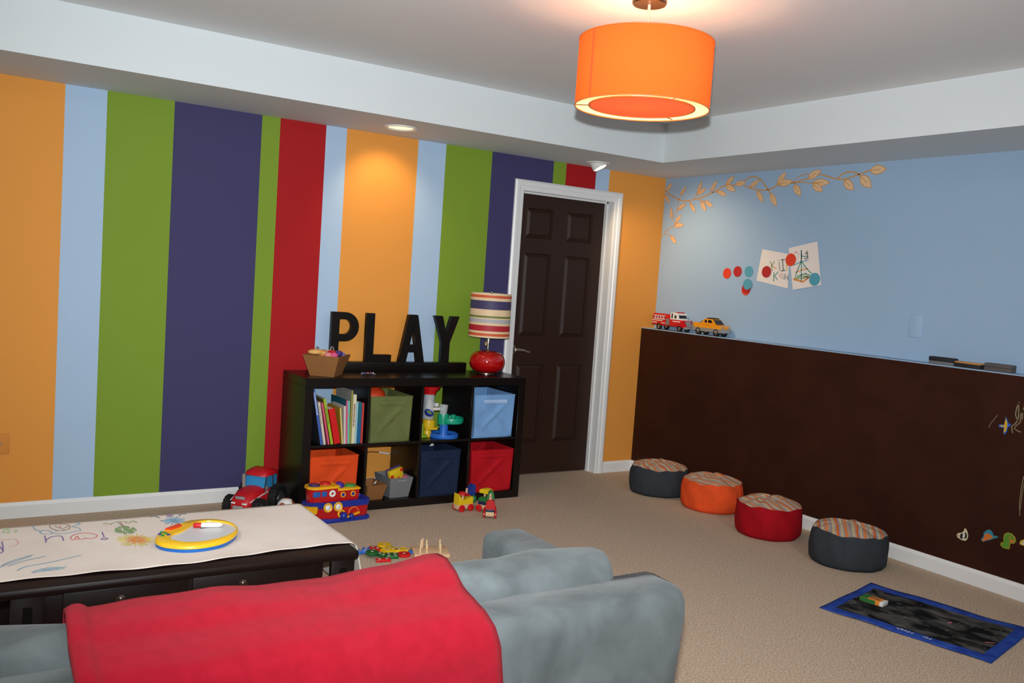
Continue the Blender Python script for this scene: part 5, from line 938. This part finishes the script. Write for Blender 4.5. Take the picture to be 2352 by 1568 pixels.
# ------------------------------------------------------------------ toy tractor
tr = thing('toy_tractor', 'red toy tractor with blue windows standing left of the shelf', 'toy', (-3.16, -.275, 0), math.radians(222)); tr.scale = (.92, .92, .9)
TRED = paint('tractor_red', (190, 16, 28), .45); TBLUE = paint('tractor_window', (52, 140, 196), .2)
def hood():
    rows = []
    for x, w, zt_, zb_ in ((-.01, .072, .176, .09), (.05, .076, .172, .085), (.11, .074, .158, .075), (.155, .066, .138, .06), (.178, .052, .115, .055), (.183, .045, .095, .058)):
        zm = zb_ + (zt_ - zb_) * .62
        rows.append([(x, -w, zb_), (x, -w, zm), (x, -w * .82, zm + (zt_ - zm) * .7), (x, -w * .4, zt_), (x, w * .4, zt_), (x, w * .82, zm + (zt_ - zm) * .7), (x, w, zm), (x, w, zb_)])
    n = 8; vs = [p for r_ in rows for p in r_]
    fs = [(j * n + i, j * n + (i + 1) % n, (j + 1) * n + (i + 1) % n, (j + 1) * n + i) for j in range(len(rows) - 1) for i in range(n)] + [tuple(range(n)), tuple(range(len(vs) - 1, len(vs) - n - 1, -1))]
    return MB().add(vs, fs)
obj('hood', hood(), TRED, tr, smooth=75)
obj('body', MB().box(-.15, .0, -.078, .078, .08, .155, bev=.012).box(.0, .16, -.055, .055, .05, .09, bev=.006).box(.165, .19, -.05, .05, .045, .085, bev=.008), TRED, tr)
obj('cab_window', MB().prism([(-.135, .15), (.012, .165), (-.004, .243), (-.128, .243)], -.07, .07, 'y'), TBLUE, tr, 'blue cab windows', 0)
def roof():
    rows = []
    for x, w, z0, z1 in ((-.15, .07, .238, .244), (-.135, .078, .238, .262), (-.07, .082, .238, .282), (-.01, .078, .238, .268), (.012, .07, .236, .245)):
        rows.append([(x, -w, z0), (x, -w * .93, (z0 + z1) / 2 + .004), (x, -w * .5, z1), (x, w * .5, z1), (x, w * .93, (z0 + z1) / 2 + .004), (x, w, z0)])
    n = 6; vs = [p for r_ in rows for p in r_]
    fs = [(j * n + i, j * n + (i + 1) % n, (j + 1) * n + (i + 1) % n, (j + 1) * n + i) for j in range(len(rows) - 1) for i in range(n)] + [tuple(range(n)), tuple(range(len(vs) - 1, len(vs) - n - 1, -1))]
    return MB().add(vs, fs)
obj('roof', roof(), TRED, tr, smooth=75)
for x0, x1 in ((.012, -.004), (-.085, -.08), (-.134, -.128)):
    for y in (-.071, .071): obj('pillar', MB().tube([(x0, y, .158), (x1, y, .243)], .004, 6), BLACKP, tr)
def wheel(r_, w, T, hub, tyre, tread=0):
    m = MB(); pr = [(r_ * .62, -w / 2), (r_ * .9, -w / 2), (r_, -w * .35), (r_, w * .35), (r_ * .9, w / 2), (r_ * .62, w / 2), (r_ * .58, 0)]
    m.lathe(pr, 28, 0, T, closed=True)
    if tread:
        for i in range(tread):
            a = 2 * PI * i / tread; m.box(r_ * .93, r_ * 1.06, -.007, .007, -w * .45, w * .45, 0, T @ rotz(a))
    return m, MB().lathe([(0, -w * .40), (r_ * .25, -w * .44), (r_ * .3, -w * .3), (r_ * .62, -w * .25), (r_ * .62, w * .25), (r_ * .3, w * .3), (r_ * .25, w * .44), (0, w * .4)], 24, 0, T)
for (x, r_, w, yy) in ((-.085, .083, .05, .105), (.115, .06, .042, .098)):
    for s_ in (-1, 1):
        a, b_ = wheel(r_, w, trs(x, s_ * yy, r_ * 1.06) @ Matrix.Rotation(PI / 2, 4, 'X'), 0, 0, 18)
        w_ = obj('wheel', a, BLACKP, tr, smooth=30); obj('hub', b_, mat('hub_dark', (60, 60, 62), rough=.4), w_)
obj('grille', MB().box(.186, .193, -.034, .034, .055, .085, bev=.003), GREYP, tr); obj('hood_grille', MB().box(.158, .1755, -.03, .03, .122, .138, bev=.004), GREYP, tr)
obj('headlight', MB().box(.172, .186, .022, .052, .093, .103, bev=.003), WHITEP, tr); obj('headlight', MB().box(.172, .186, -.052, -.022, .093, .103, bev=.003), WHITEP, tr)
for s_ in (-1, 1): obj('side_stripe', MB().tube([(.165, s_ * .066, .108), (.11, s_ * .0755, .122), (.05, s_ * .078, .133), (-.01, s_ * .08, .14), (-.06, s_ * .08, .138)], .0035, 6), WHITEP, tr)
obj('exhaust', MB().cyl((.03, -.062, .16), (.03, -.066, .245), .011, n=14), mat('exhaust_grey', (140, 130, 122), rough=.5), tr)
for s_ in (1,): obj('mirror', MB().tube([(.02, s_ * .08, .13), (.025, s_ * .088, .16)], .004, 6).box(.0, .03, s_ * .084, s_ * .096, .16, .185, bev=.005), mat('mirror_grey', (110, 112, 118), rough=.4), tr)
obj('seat', MB().box(-.1, -.05, -.03, .03, .15, .2, bev=.01), GREYP, tr)

bl = thing('toy_ball', 'small white ball with brown patches beside the tractor', 'ball', (-3.02, -.405, .052))
obj('ball', MB().ball((0, 0, 0), .052, 24), WHITEP, bl)
for dvec in ((.75, -.45, .48), (-.6, -.55, .2), (.1, .2, .95)):
    d = Vector(dvec).normalized(); T = d.to_track_quat('Z', 'Y').to_matrix().to_4x4()
    obj('patch', MB().lathe([(.0525 * math.sin(a), .0525 * math.cos(a)) for a in (0, .12, .24, .36, .45)], 20, T=T), paint('ball_brown', (150, 64, 36), .5), bl)

# ------------------------------------------------------------------ toy boat
bt = thing('toy_boat', 'red, blue and yellow toy boat in front of the orange bin', 'toy', (-2.797, -.553, 0), math.radians(5))
BR = paint('boat_red', (178, 14, 20), .32); BB_ = paint('boat_blue', (24, 44, 140), .35); BY = paint('boat_yellow', (232, 172, 20), .35)
def hullpoly(w, x0, x1, bow): return [(x0, 0), (x0 + bow * .25, -w * .55), (x0 + bow, -w), (x1 - .02, -w), (x1, -w * .8), (x1, w * .8), (x1 - .02, w), (x0 + bow, w), (x0 + bow * .25, w * .55)]
def loft(polys):
    n = len(polys[0][0]); vs = []; fs = []
    for P, z in polys: vs += [(a, c, z) for a, c in P]
    for j in range(len(polys) - 1):
        for i in range(n): fs.append((j * n + i, j * n + (i + 1) % n, (j + 1) * n + (i + 1) % n, (j + 1) * n + i))
    fs += [tuple(range(n - 1, -1, -1)), tuple(range(len(vs) - n, len(vs)))]
    return MB().add(vs, fs)
obj('wave_base', loft([(hullpoly(.072, -.13, .2, .07), 0), (hullpoly(.074, -.132, .203, .07), .012), (hullpoly(.066, -.126, .196, .07), .022)]), BB_, bt, smooth=30)
obj('hull', loft([(hullpoly(.058, -.12, .19, .08), .018), (hullpoly(.064, -.165, .193, .1), .085)]), BR, bt, smooth=25)
obj('deck_rail', loft([(hullpoly(.066, -.178, .196, .11), .083), (hullpoly(.070, -.196, .2, .11), .118), (hullpoly(.062, -.186, .193, .11), .120), (hullpoly(.058, -.17, .188, .1), .108)]), BB_, bt, smooth=25)
obj('bow_cap', loft([([(-.170, 0), (-.155, -.03), (-.125, -.052), (-.12, -.045), (-.12, .045), (-.125, .052), (-.155, .03)], .055), ([(-.197, 0), (-.182, -.035), (-.128, -.067), (-.12, -.05), (-.12, .05), (-.128, .067), (-.182, .035)], .098)]), BY, bt, smooth=25)
def cab(w, x0, x1): return [(x0, -w * .4), (x0 + .02, -w * .85), (x0 + .045, -w), (x1, -w), (x1, w), (x0 + .045, w), (x0 + .02, w * .85), (x0, w * .4)]
obj('cabin', loft([(cab(.048, -.158, .128), .108), (cab(.05, -.162, .132), .176)]), BR, bt, smooth=25)
obj('wheelhouse', loft([(cab(.05, -.162, .0), .174), (cab(.05, -.164, .0), .194)]), BR, bt, smooth=25)
obj('roof_trim', loft([(cab(.055, -.172, .004), .192), (cab(.055, -.173, .004), .206)]), BY, bt, smooth=25)
obj('roof_trim', MB().box(.0, .138, -.055, .055, .174, .186, bev=.003).box(-.004, .008, -.055, .055, .176, .2, bev=.002), BY, bt)
obj('roof_button', MB().cyl((-.125, 0, .206), (-.125, 0, .216), .034, .028, 24), paint('button_navy', (40, 42, 90), .25), bt)
obj('roof_button', MB().cyl((-.052, .012, .206), (-.052, .012, .217), .034, .028, 24), REDP, bt)
obj('roof_button', MB().ball((.03, .0, .186), .03, 20, z0=0), PURPP, bt); obj('roof_button', MB().cyl((.098, .0, .186), (.098, .0, .197), .034, .028, 24), GREENP, bt)
for x0, x1 in ((-.152, -.108), (-.100, -.070)):
    obj('window', MB().box(x0, x1, -.0535 if x0 > -.13 else -.0515, -.045, .150, .18, bev=.003), paint('boat_window', (34, 92, 170), .25), bt)
def ring(x, y, z, R_, r_, m_, name='ring', par=bt): return obj(name, MB().torus((x, y, z), R_, r_, 28, 8, axis=(0, -1, 0)), m_, par)
ring(-.037, -.053, .164, .0135, .0065, WHITEP, 'life_ring')
for x in (.03, .092):
    p = ring(x, -.052, .152, .0125, .0035, BY, 'porthole'); obj('pane', MB().cyl((x, -.05, .152), (x, -.0535, .152), .011, n=20), BB_, p)
for x in (-.07, -.008):
    p = obj('headlamp', MB().lathe([(0, 0), (.026, 0), (.027, .008), (.023, .013), (.016, .008)], 28, T=trs(x, -.068, .092) @ Matrix.Rotation(PI / 2, 4, 'X')), BY, bt)
    obj('lens', MB().lathe([(0, .012), (.010, .011), (.013, .008), (.017, .007)], 24, T=trs(x, -.068, .092) @ Matrix.Rotation(PI / 2, 4, 'X')), WHITEP, p)
a_ = [(.095 + .032 * math.cos(PI * i / 14), -.066, .042 + .036 * math.sin(PI * i / 14)) for i in range(15)]
obj('port_arch', MB().tube(a_, .004, 8), paint('arch_orange', (222, 104, 36), .4), bt)
obj('ramp', MB().prism([(.05, .03), (.128, .05), (.128, .042), (.05, .022)], -.078, -.062, 'y'), BY, bt)
obj('anchor_ball', MB().ball((.03, -.072, .036), .022, 18), BB_, bt); obj('anchor_ball', MB().ball((.078, -.074, .03), .016, 16), BB_, bt)
obj('port_ring', MB().torus((.018, -.066, .048), .018, .006, 22, 8, axis=(0, -1, 0)), BY, bt)

# ------------------------------------------------------------------ wooden train
def car(label, loc, rz, parts, L=.085, front=False):
    t = thing('train_car', label, 'toy', loc, rz, 'wooden train cars on the carpet')
    t.scale = (1.17, 1.17, 1.17)
    obj('chassis', MB().box(-L / 2, L / 2, -.022, .022, .012, .036, bev=.003), WOODL, t)
    for x in (-L * .3, L * .3):
        for s_ in (-1, 1): obj('wheel', MB().lathe([(0, -.006), (.012, -.006), (.0185, -.003), (.0185, .003), (.012, .006), (0, .006)], 24, T=trs(x, s_ * .029, .0187) @ Matrix.Rotation(PI / 2, 4, 'X')), REDP, t)
    for nm, mb, mt in parts: obj(nm, mb, mt, t, smooth=35)
    return t
TY_, TR_, TG, TN, TB2 = paint('block_yellow', (226, 190, 24), .45), paint('block_red', (188, 16, 20), .4), paint('block_green', (22, 112, 48), .45), paint('block_navy', (24, 34, 74), .45), paint('block_blue', (34, 52, 130), .45)
arch = lambda x0, x1, z0, h: [(x0, z0), (x1, z0), (x1, z0 + h * .5), (x1 - (x1 - x0) * .15, z0 + h * .85), ((x0 + x1) / 2, z0 + h), (x0 + (x1 - x0) * .15, z0 + h * .85), (x0, z0 + h * .5)]
car('wooden train car stacked with a yellow block and a red cap', (-1.985, -.618, 0), math.radians(6), [
    ('block', MB().prism([(-.046, .036), (.046, .036), (.046, .072), (.012, .068), (-.004, .060), (-.022, .062), (-.046, .095)], -.022, .022, 'y'), TY_),
    ('peg', MB().cyl((-.012, -.008, .06), (-.012, -.008, .085), .006, n=12), WOODL), ('peg', MB().cyl((.024, .01, .07), (.024, .01, .112), .006, n=12), WOODL),
    ('cap', MB().ball((-.014, -.004, .082), .024, 18, z0=0, sz=.9).prism([(-.01, .08), (.03, .08), (.012, .092)], -.02, .014, 'y'), TR_),
    ('roof_block', MB().prism([(.012, .074), (.075, .074), (.075, .125), (.062, .132), (.05, .124), (.03, .09)], .0, .03, 'y'), TB2),
    ('ball', MB().ball((.06, -.004, .056), .019, 16), TG)], L=.095)
car('wooden train car stacked with navy, green and yellow blocks', (-1.862, -.685, 0), math.radians(-66), [
    ('block', MB().box(-.04, .04, -.02, .02, .036, .054, bev=.003), TN), ('block', MB().prism(arch(-.038, .038, .054, .026), -.02, .02, 'y'), TG),
    ('peg', MB().cyl((-.012, 0, .07), (-.012, 0, .1), .006, n=12), WOODL), ('peg', MB().cyl((.03, -.004, .066), (.03, -.004, .112), .006, n=12), WOODL),
    ('roof_block', MB().prism(arch(-.036, .028, .096, .026), -.018, .018, 'y'), TY_)])
car('wooden train engine with a red front block facing the sofa', (-1.903, -.797, 0), math.radians(-121), [
    ('plate', MB().box(-.038, .046, -.022, .022, .036, .049, bev=.003), TN), ('block', MB().prism(arch(-.024, .024, .049, .05), .005, .045, 'x'), TR_),
    ('peg', MB().cyl((.03, -.002, .097), (.03, -.002, .108), .008, n=12), WOODL), ('peg', MB().cyl((.008, -.002, .095), (.008, -.002, .122), .006, n=12), WOODL),
    ('cab_block', MB().prism(arch(-.02, .02, .049, .085), -.036, -.004, 'x'), TG)])

# ------------------------------------------------------------------ shape sorter
pb = thing('peg_board', 'light wooden peg board with upright pegs on the carpet', 'toy', (-2.562, -1.295, 0), math.radians(-19))
obj('board', MB().box(-.091, .091, -.075, .075, 0, .018, bev=.003), WOODL, pb)
Ri = rotz(math.radians(19)).to_3x3()
for (x, y) in ((-2.635, -1.324), (-2.605, -1.339), (-2.538, -1.357), (-2.600, -1.262), (-2.580, -1.240), (-2.571, -1.268), (-2.503, -1.285)):
    q = Ri @ Vector((x + 2.562, y + 1.295, 0))
    obj('peg', MB().cyl((q.x, q.y, .016), (q.x, q.y, .062), .0042, n=12).ball((q.x, q.y, .062), .0042, 8), paint('peg_wood', (228, 196, 152), .5), pb)
HOLE = paint('hole_pale', (206, 192, 174), .8)
def piece(label, kind, mt, x, y, z, rz, size, holes, tilt=(0, 0), h=.014):
    t = thing('shape_piece', label, 'toy', (x, y, z), rz, 'wooden shape pieces on the carpet'); t.rotation_euler = (tilt[0], tilt[1], rz)
    m = MB(); a, b_ = size
    if kind == 'disc': m.lathe([(0, 0), (a - .002, 0), (a, .002), (a, h - .002), (a - .002, h), (0, h)], 36)
    elif kind == 'tri': m.prism([(-a, -b_), (a, -b_), (0, b_)], 0, h)
    else: m.box(-a, a, -b_, b_, 0, h, bev=.002)
    obj('shape', m, mt, t, smooth=35)
    for hx_, hy_ in holes: obj('hole', MB().cyl((hx_, hy_, h - .001), (hx_, hy_, h + .0004), .0075, n=14), HOLE, t)
q4 = [(-.016, -.016), (.016, -.016), (-.016, .016), (.016, .016)]
SR, SG, SY, SB = paint('shape_red', (196, 20, 22), .35), paint('shape_green', (16, 92, 40), .35), paint('shape_yellow', (222, 176, 16), .4), paint('shape_blue', (44, 108, 200), .4)
piece('blue shape piece beside the table corner', 'box', SB, -2.905, -1.155, .0, .6, (.018, .034), [(0, -.018), (0, .018)])
piece('second blue shape piece beside the table corner', 'box', SB, -2.875, -1.195, .0145, -.5, (.018, .03), [(0, -.016), (0, .016)])
piece('red square piece with four holes on the left of the pile', 'box', SR, -2.816, -1.155, .0, .45, (.034, .034), q4)
piece('yellow disc at the back of the pile', 'disc', SY, -2.735, -1.112, .0, 0, (.036, 0), [(0, 0)])
piece('yellow square piece in the middle of the pile', 'box', SY, -2.745, -1.188, .0, .2, (.04, .036), q4)
piece('yellow triangle piece on the right of the pile', 'tri', SY, -2.672, -1.205, .0, -.5, (.045, .036), [(-.02, -.02), (.02, -.02), (0, .014)])
piece('dark green disc in front of the red square', 'disc', SG, -2.862, -1.245, .015, 0, (.033, 0), [(0, 0)])
piece('small dark green piece with two holes beside the disc', 'box', SG, -2.815, -1.255, .0, .25, (.018, .028), [(0, -.013), (0, .013)])
piece('dark green square piece with four holes', 'box', SG, -2.770, -1.28, .0, -.35, (.032, .032), q4)
piece('red disc at the right of the pile', 'disc', SR, -2.705, -1.285, .0, 0, (.034, 0), [(0, 0)])
piece('red bar with two holes in front of the pile', 'box', SR, -2.838, -1.325, .0, -.22, (.036, .017), [(-.018, 0), (.018, 0)])
piece('tiny blue piece at the right end of the pile', 'box', SB, -2.652, -1.26, .0, .3, (.012, .014), [])

# ------------------------------------------------------------------ toys on the ledge
def lw(T): return T
ft = thing('toy_fire_truck', 'red and white toy fire truck on the ledge by the corner', 'toy', (-.068, -.272, LZ), -PI / 2)
FR, FG, FK = paint('truck_red', (196, 22, 26), .3), paint('truck_grey', (120, 118, 116), .4), paint('truck_glass', (24, 26, 30), .15)
obj('rear_body', MB().box(-.175, .022, -.046, .046, .034, .112, bev=.004), FR, ft); obj('hose_bed', MB().prism([(-.168, .11), (.02, .11), (.02, .118), (-.15, .122), (-.168, .118)], -.044, .044, 'y'), FR, ft)
obj('cab_lower', MB().box(.02, .165, -.046, .046, .034, .086, bev=.004).box(.14, .182, -.044, .044, .03, .058, bev=.004), FR, ft)
obj('cab_upper', MB().prism([(.022, .086), (.112, .086), (.098, .128), (.085, .136), (.03, .136), (.022, .13)], -.045, .045, 'y').box(.1, .14, -.04, .04, .083, .09, bev=.003), WHITEP, ft)
obj('windshield', MB().prism([(.1075, .099), (.112, .0985), (.1035, .121), (.0995, .121)], -.036, .036, 'y'), FK, ft)
obj('side_window', MB().box(.066, .086, -.0462, -.0452, .096, .118), FK, ft); obj('side_window', MB().box(.034, .047, -.0462, -.0452, .094, .13), FK, ft)
obj('light_bar', MB().box(.07, .09, -.035, -.015, .136, .143, bev=.002).box(.07, .09, -.008, .01, .136, .143, bev=.002).box(.07, .09, .018, .034, .136, .143, bev=.002), REDP, ft)
obj('ladder', MB().box(-.16, -.03, -.0495, -.0465, .104, .108).box(-.16, -.03, -.0495, -.0465, .078, .082), WHITEP, ft)
for k in range(9): obj('rung', MB().box(-.155 + .0145 * k, -.150 + .0145 * k, -.049, -.047, .082, .104), WHITEP if k % 2 else FG, ft)
obj('white_stripe', MB().box(-.172, -.06, -.0475, -.046, .066, .071).box(.05, .13, -.0475, -.046, .07, .076).box(-.172, -.12, -.0475, -.046, .05, .055).box(-.07, -.03, -.0475, -.046, .05, .055), WHITEP, ft)
obj('pump_panel', MB().box(-.02, .016, -.048, -.046, .042, .088), FG, ft); obj('grille', MB().box(.182, .185, -.03, .03, .04, .062).box(.163, .167, -.026, .026, .06, .082), GREYP, ft)
obj('bumper', MB().box(.17, .192, -.046, .046, .024, .038, bev=.003), GREYP, ft); obj('tailboard', MB().box(-.19, -.172, -.044, .044, .03, .036), FG, ft)
def carwheels(t, xs_, r_, w, y):
    for x in xs_:
        for s_ in (-1, 1):
            T = trs(x, s_ * y, r_) @ Matrix.Rotation(PI / 2, 4, 'X')
            a, b_ = wheel(r_, w, T, 0, 0); wo = obj('wheel', a, BLACKP, t); obj('hub', b_, CHROME, wo)
carwheels(ft, (-.1, .122), .0235, .02, .038)
pk = thing('toy_pickup', 'yellow toy pickup truck on the ledge beside the fire truck', 'toy', (-.068, -.672, LZ), -PI / 2)
PY_ = paint('pickup_yellow', (230, 150, 28), .3)
obj('body', MB().prism([(-.135, .05), (-.135, .078), (-.128, .084), (-.06, .085), (.055, .083), (.125, .076), (.14, .066), (.14, .05)], -.046, .046, 'y').box(-.135, -.128, -.046, .046, .05, .086, bev=.002), PY_, pk, smooth=25)
obj('cladding', MB().prism([(-.138, .028), (-.138, .052), (.143, .052), (.146, .045), (.143, .026)], -.0475, .0475, 'y'), mat('cladding_grey', (136, 134, 128), rough=.5), pk, smooth=25)
obj('cab', MB().prism([(-.062, .083), (-.035, .112), (-.02, .119), (.04, .118), (.06, .105), (.085, .08)], -.041, .041, 'y'), PY_, pk, smooth=25)
obj('windshield', MB().prism([(.05, .113), (.054, .113), (.088, .083), (.084, .083)], -.036, .036, 'y'), FK, pk); 
for p in ([(-.028, .09), (-.026, .107), (-.008, .111), (-.004, .09)], [(.006, .09), (.006, .111), (.034, .111), (.05, .09)]): obj('side_window', MB().prism(p, -.0418, -.0408, 'y'), FK, pk)
obj('sail_panel', MB().prism([(-.088, .084), (-.062, .084), (-.036, .11)], -.042, -.036, 'y').prism([(-.088, .084), (-.062, .084), (-.036, .11)], .036, .042, 'y'), mat('cladding_grey', (136, 134, 128), rough=.5), pk)
obj('roof_rack', MB().box(-.02, .015, -.03, .03, .12, .126, bev=.002).box(.022, .044, -.03, .03, .119, .125, bev=.002), BLACKP, pk)
obj('headlight', MB().box(.125, .1415, -.045, -.02, .056, .068, bev=.002).box(.125, .1415, .02, .045, .056, .068, bev=.002), GREYP, pk)
obj('bumper', MB().box(.135, .15, -.045, .045, .028, .05, bev=.004), GREYP, pk); obj('door_handle', MB().box(-.004, .004, -.0475, -.0458, .076, .079).box(.02, .03, -.0475, -.0458, .074, .077), BLACKP, pk)
carwheels(pk, (-.082, .092), .0265, .024, .036)

# chalkboard erasers
def eraser(label, y0, h, top, bot, split, x=-.062):
    t = thing('chalk_eraser', label, 'eraser', (x, y0, LZ), 0, 'chalkboard erasers on the ledge')
    obj('felt', MB().box(-.024, .024, -.071, .071, 0, h * split, bev=.002), bot, t); obj('backing', MB().box(-.025, .025, -.0725, .0725, h * split, h, bev=.005), top, t)
EK, EG, ET, EM = paint('eraser_black', (24, 24, 26), .7), paint('felt_grey', (110, 108, 110), .95), paint('felt_tan', (196, 136, 72), .95), paint('eraser_brown_grey', (86, 80, 78), .95)
eraser('black eraser with grey felt, leftmost on the ledge', -2.425, .040, EK, EG, .42)
eraser('upturned eraser with tan felt between two dark erasers', -2.574, .030, ET, EK, .68)
eraser('dusty grey eraser, rightmost on the ledge', -2.738, .040, EM, EM, .5)

# ------------------------------------------------------------------ animal magnets and chalk on the half wall
def magnet(label, cy, cz, layers):
    t = thing('animal_magnet', label, 'magnet', (-LT - .0002, cy, cz), 0, 'animal magnets on the chalkboard')
    h = 0
    for nm, polys, mt in layers:
        m = MB()
        for P in polys: m.prism([(-a / 1000, c / 1000) for a, c in P], -h - .0016, -h, 'x')
        obj(nm, m, mt, t, smooth=0); h += .0016
# outlines in millimetres, x to the right as seen from the room, y up
CRM = paint('magnet_cream', (206, 196, 160), .5); MBK = paint('magnet_black', (24, 24, 30), .5); MOR = paint('magnet_orange', (206, 110, 40), .5); MTL = paint('magnet_teal', (50, 130, 150), .5)
MGR = paint('magnet_green', (84, 140, 40), .5); MOL = paint('magnet_olive', (150, 140, 40), .5); MBL = paint('magnet_blue', (40, 90, 180), .5); MYE = paint('magnet_gold', (206, 170, 50), .5)
magnet('black and white panda magnet, leftmost of the low row', -2.676, .247, [('backing', [[(-33, -18), (-28, -26), (-8, -32), (14, -32), (24, -22), (28, 0), (20, 22), (10, 34), (4, 32), (2, 20), (-8, 6), (-26, 0), (-33, -8)]], CRM), ('patches', [[(-14, -24), (-2, -26), (2, -8), (-6, 4), (-14, -4)], [(8, -20), (20, -16), (22, 2), (12, 14), (6, 2)], [(-28, -14), (-24, -18), (-22, -12)]], MBK), ('belly', [[(0, -14), (10, -16), (12, 0), (6, 8)]], WHITEP)])
magnet('orange and teal dinosaur magnet in the low row', -2.812, .277, [('backing', [[(-38, -34), (-26, -40), (-14, -30), (4, -22), (24, -8), (46, 4), (40, 10), (22, 8), (14, 24), (0, 33), (-16, 26), (-30, 8), (-28, -10), (-38, -26)]], MTL), ('body', [[(-34, -32), (-24, -36), (-12, -26), (6, -16), (22, -2), (8, 6), (-8, 12), (-22, 2), (-24, -16)]], MOR)])
magnet('green dinosaur magnet in the low row', -2.91, .283, [('backing', [[(-36, -38), (-20, -48), (8, -46), (12, -30), (10, -16), (30, -10), (38, 4), (32, 24), (14, 38), (-8, 38), (-24, 24), (-26, 2), (-22, -14), (-36, -24)]], MOL), ('body', [[(-30, -36), (-18, -43), (4, -42), (6, -28), (4, -10), (22, -4), (28, 14), (12, 32), (-6, 32), (-20, 18), (-20, -12)]], MGR), ('beak', [[(6, -6), (28, -4), (26, 6), (10, 8)], [(0, 14), (12, 12), (10, 22)]], MOR)])
magnet('pale yellow animal magnet at the right end of the low row', -2.992, .30, [('backing', [[(-26, -22), (-6, -24), (16, -18), (28, 2), (20, 22), (4, 26), (-8, 8), (-24, -4)]], MYE), ('body', [[(-20, -18), (-4, -20), (12, -14), (20, 0), (8, 14), (-8, 0)]], CRM)])
magnet('blue and yellow flying bird magnet high on the chalkboard', -2.832, .852, [('backing', [[(-32, -8), (-30, 4), (-14, 6), (-4, 8), (-2, 48), (8, 36), (18, 14), (30, 20), (26, 4), (14, -4), (14, -22), (2, -46), (-6, -30), (-4, -10), (-18, -12)]], MBL), ('wings', [[(-4, 4), (0, 40), (10, 20), (12, 2)], [(-2, -6), (-2, -36), (8, -24), (10, -4)], [(-24, -4), (-22, 2), (12, 4), (12, -6)]], MYE)])
m = MB(); onb = lambda a_, b_, h_: (-h_, a_ + 2.89, b_ - .9)
for pts, w in (([(-2.889, .985), (-2.88, .955), (-2.877, .921), (-2.885, .90), (-2.896, .893)], .006), ([(-2.886, .98), (-2.892, .93), (-2.893, .895), (-2.880, .872), (-2.864, .856), (-2.873, .824)], .006), ([(-2.915, .95), (-2.902, .92), (-2.905, .885), (-2.885, .862), (-2.878, .848), (-2.893, .84), (-2.915, .836)], .005), ([(-2.788, .903), (-2.772, .875), (-2.756, .851), (-2.752, .83)], .003), ([(-2.918, .975), (-2.91, .935), (-2.912, .90)], .006), ([(-2.95, .62), (-2.945, .56), (-2.944, .48), (-2.952, .42)], .004), ([(-2.957, .6), (-2.952, .54), (-2.951, .45)], .003)):
    m.ribbon(pts, w, onb)
tag(obj('chalk_scribble', m, paint('chalk_tan', (128, 116, 92), .95), loc=(-LT - .0002, -2.89, .9), smooth=0), 'pale chalk scribbles at the right end of the brown chalkboard', 'chalk drawing')
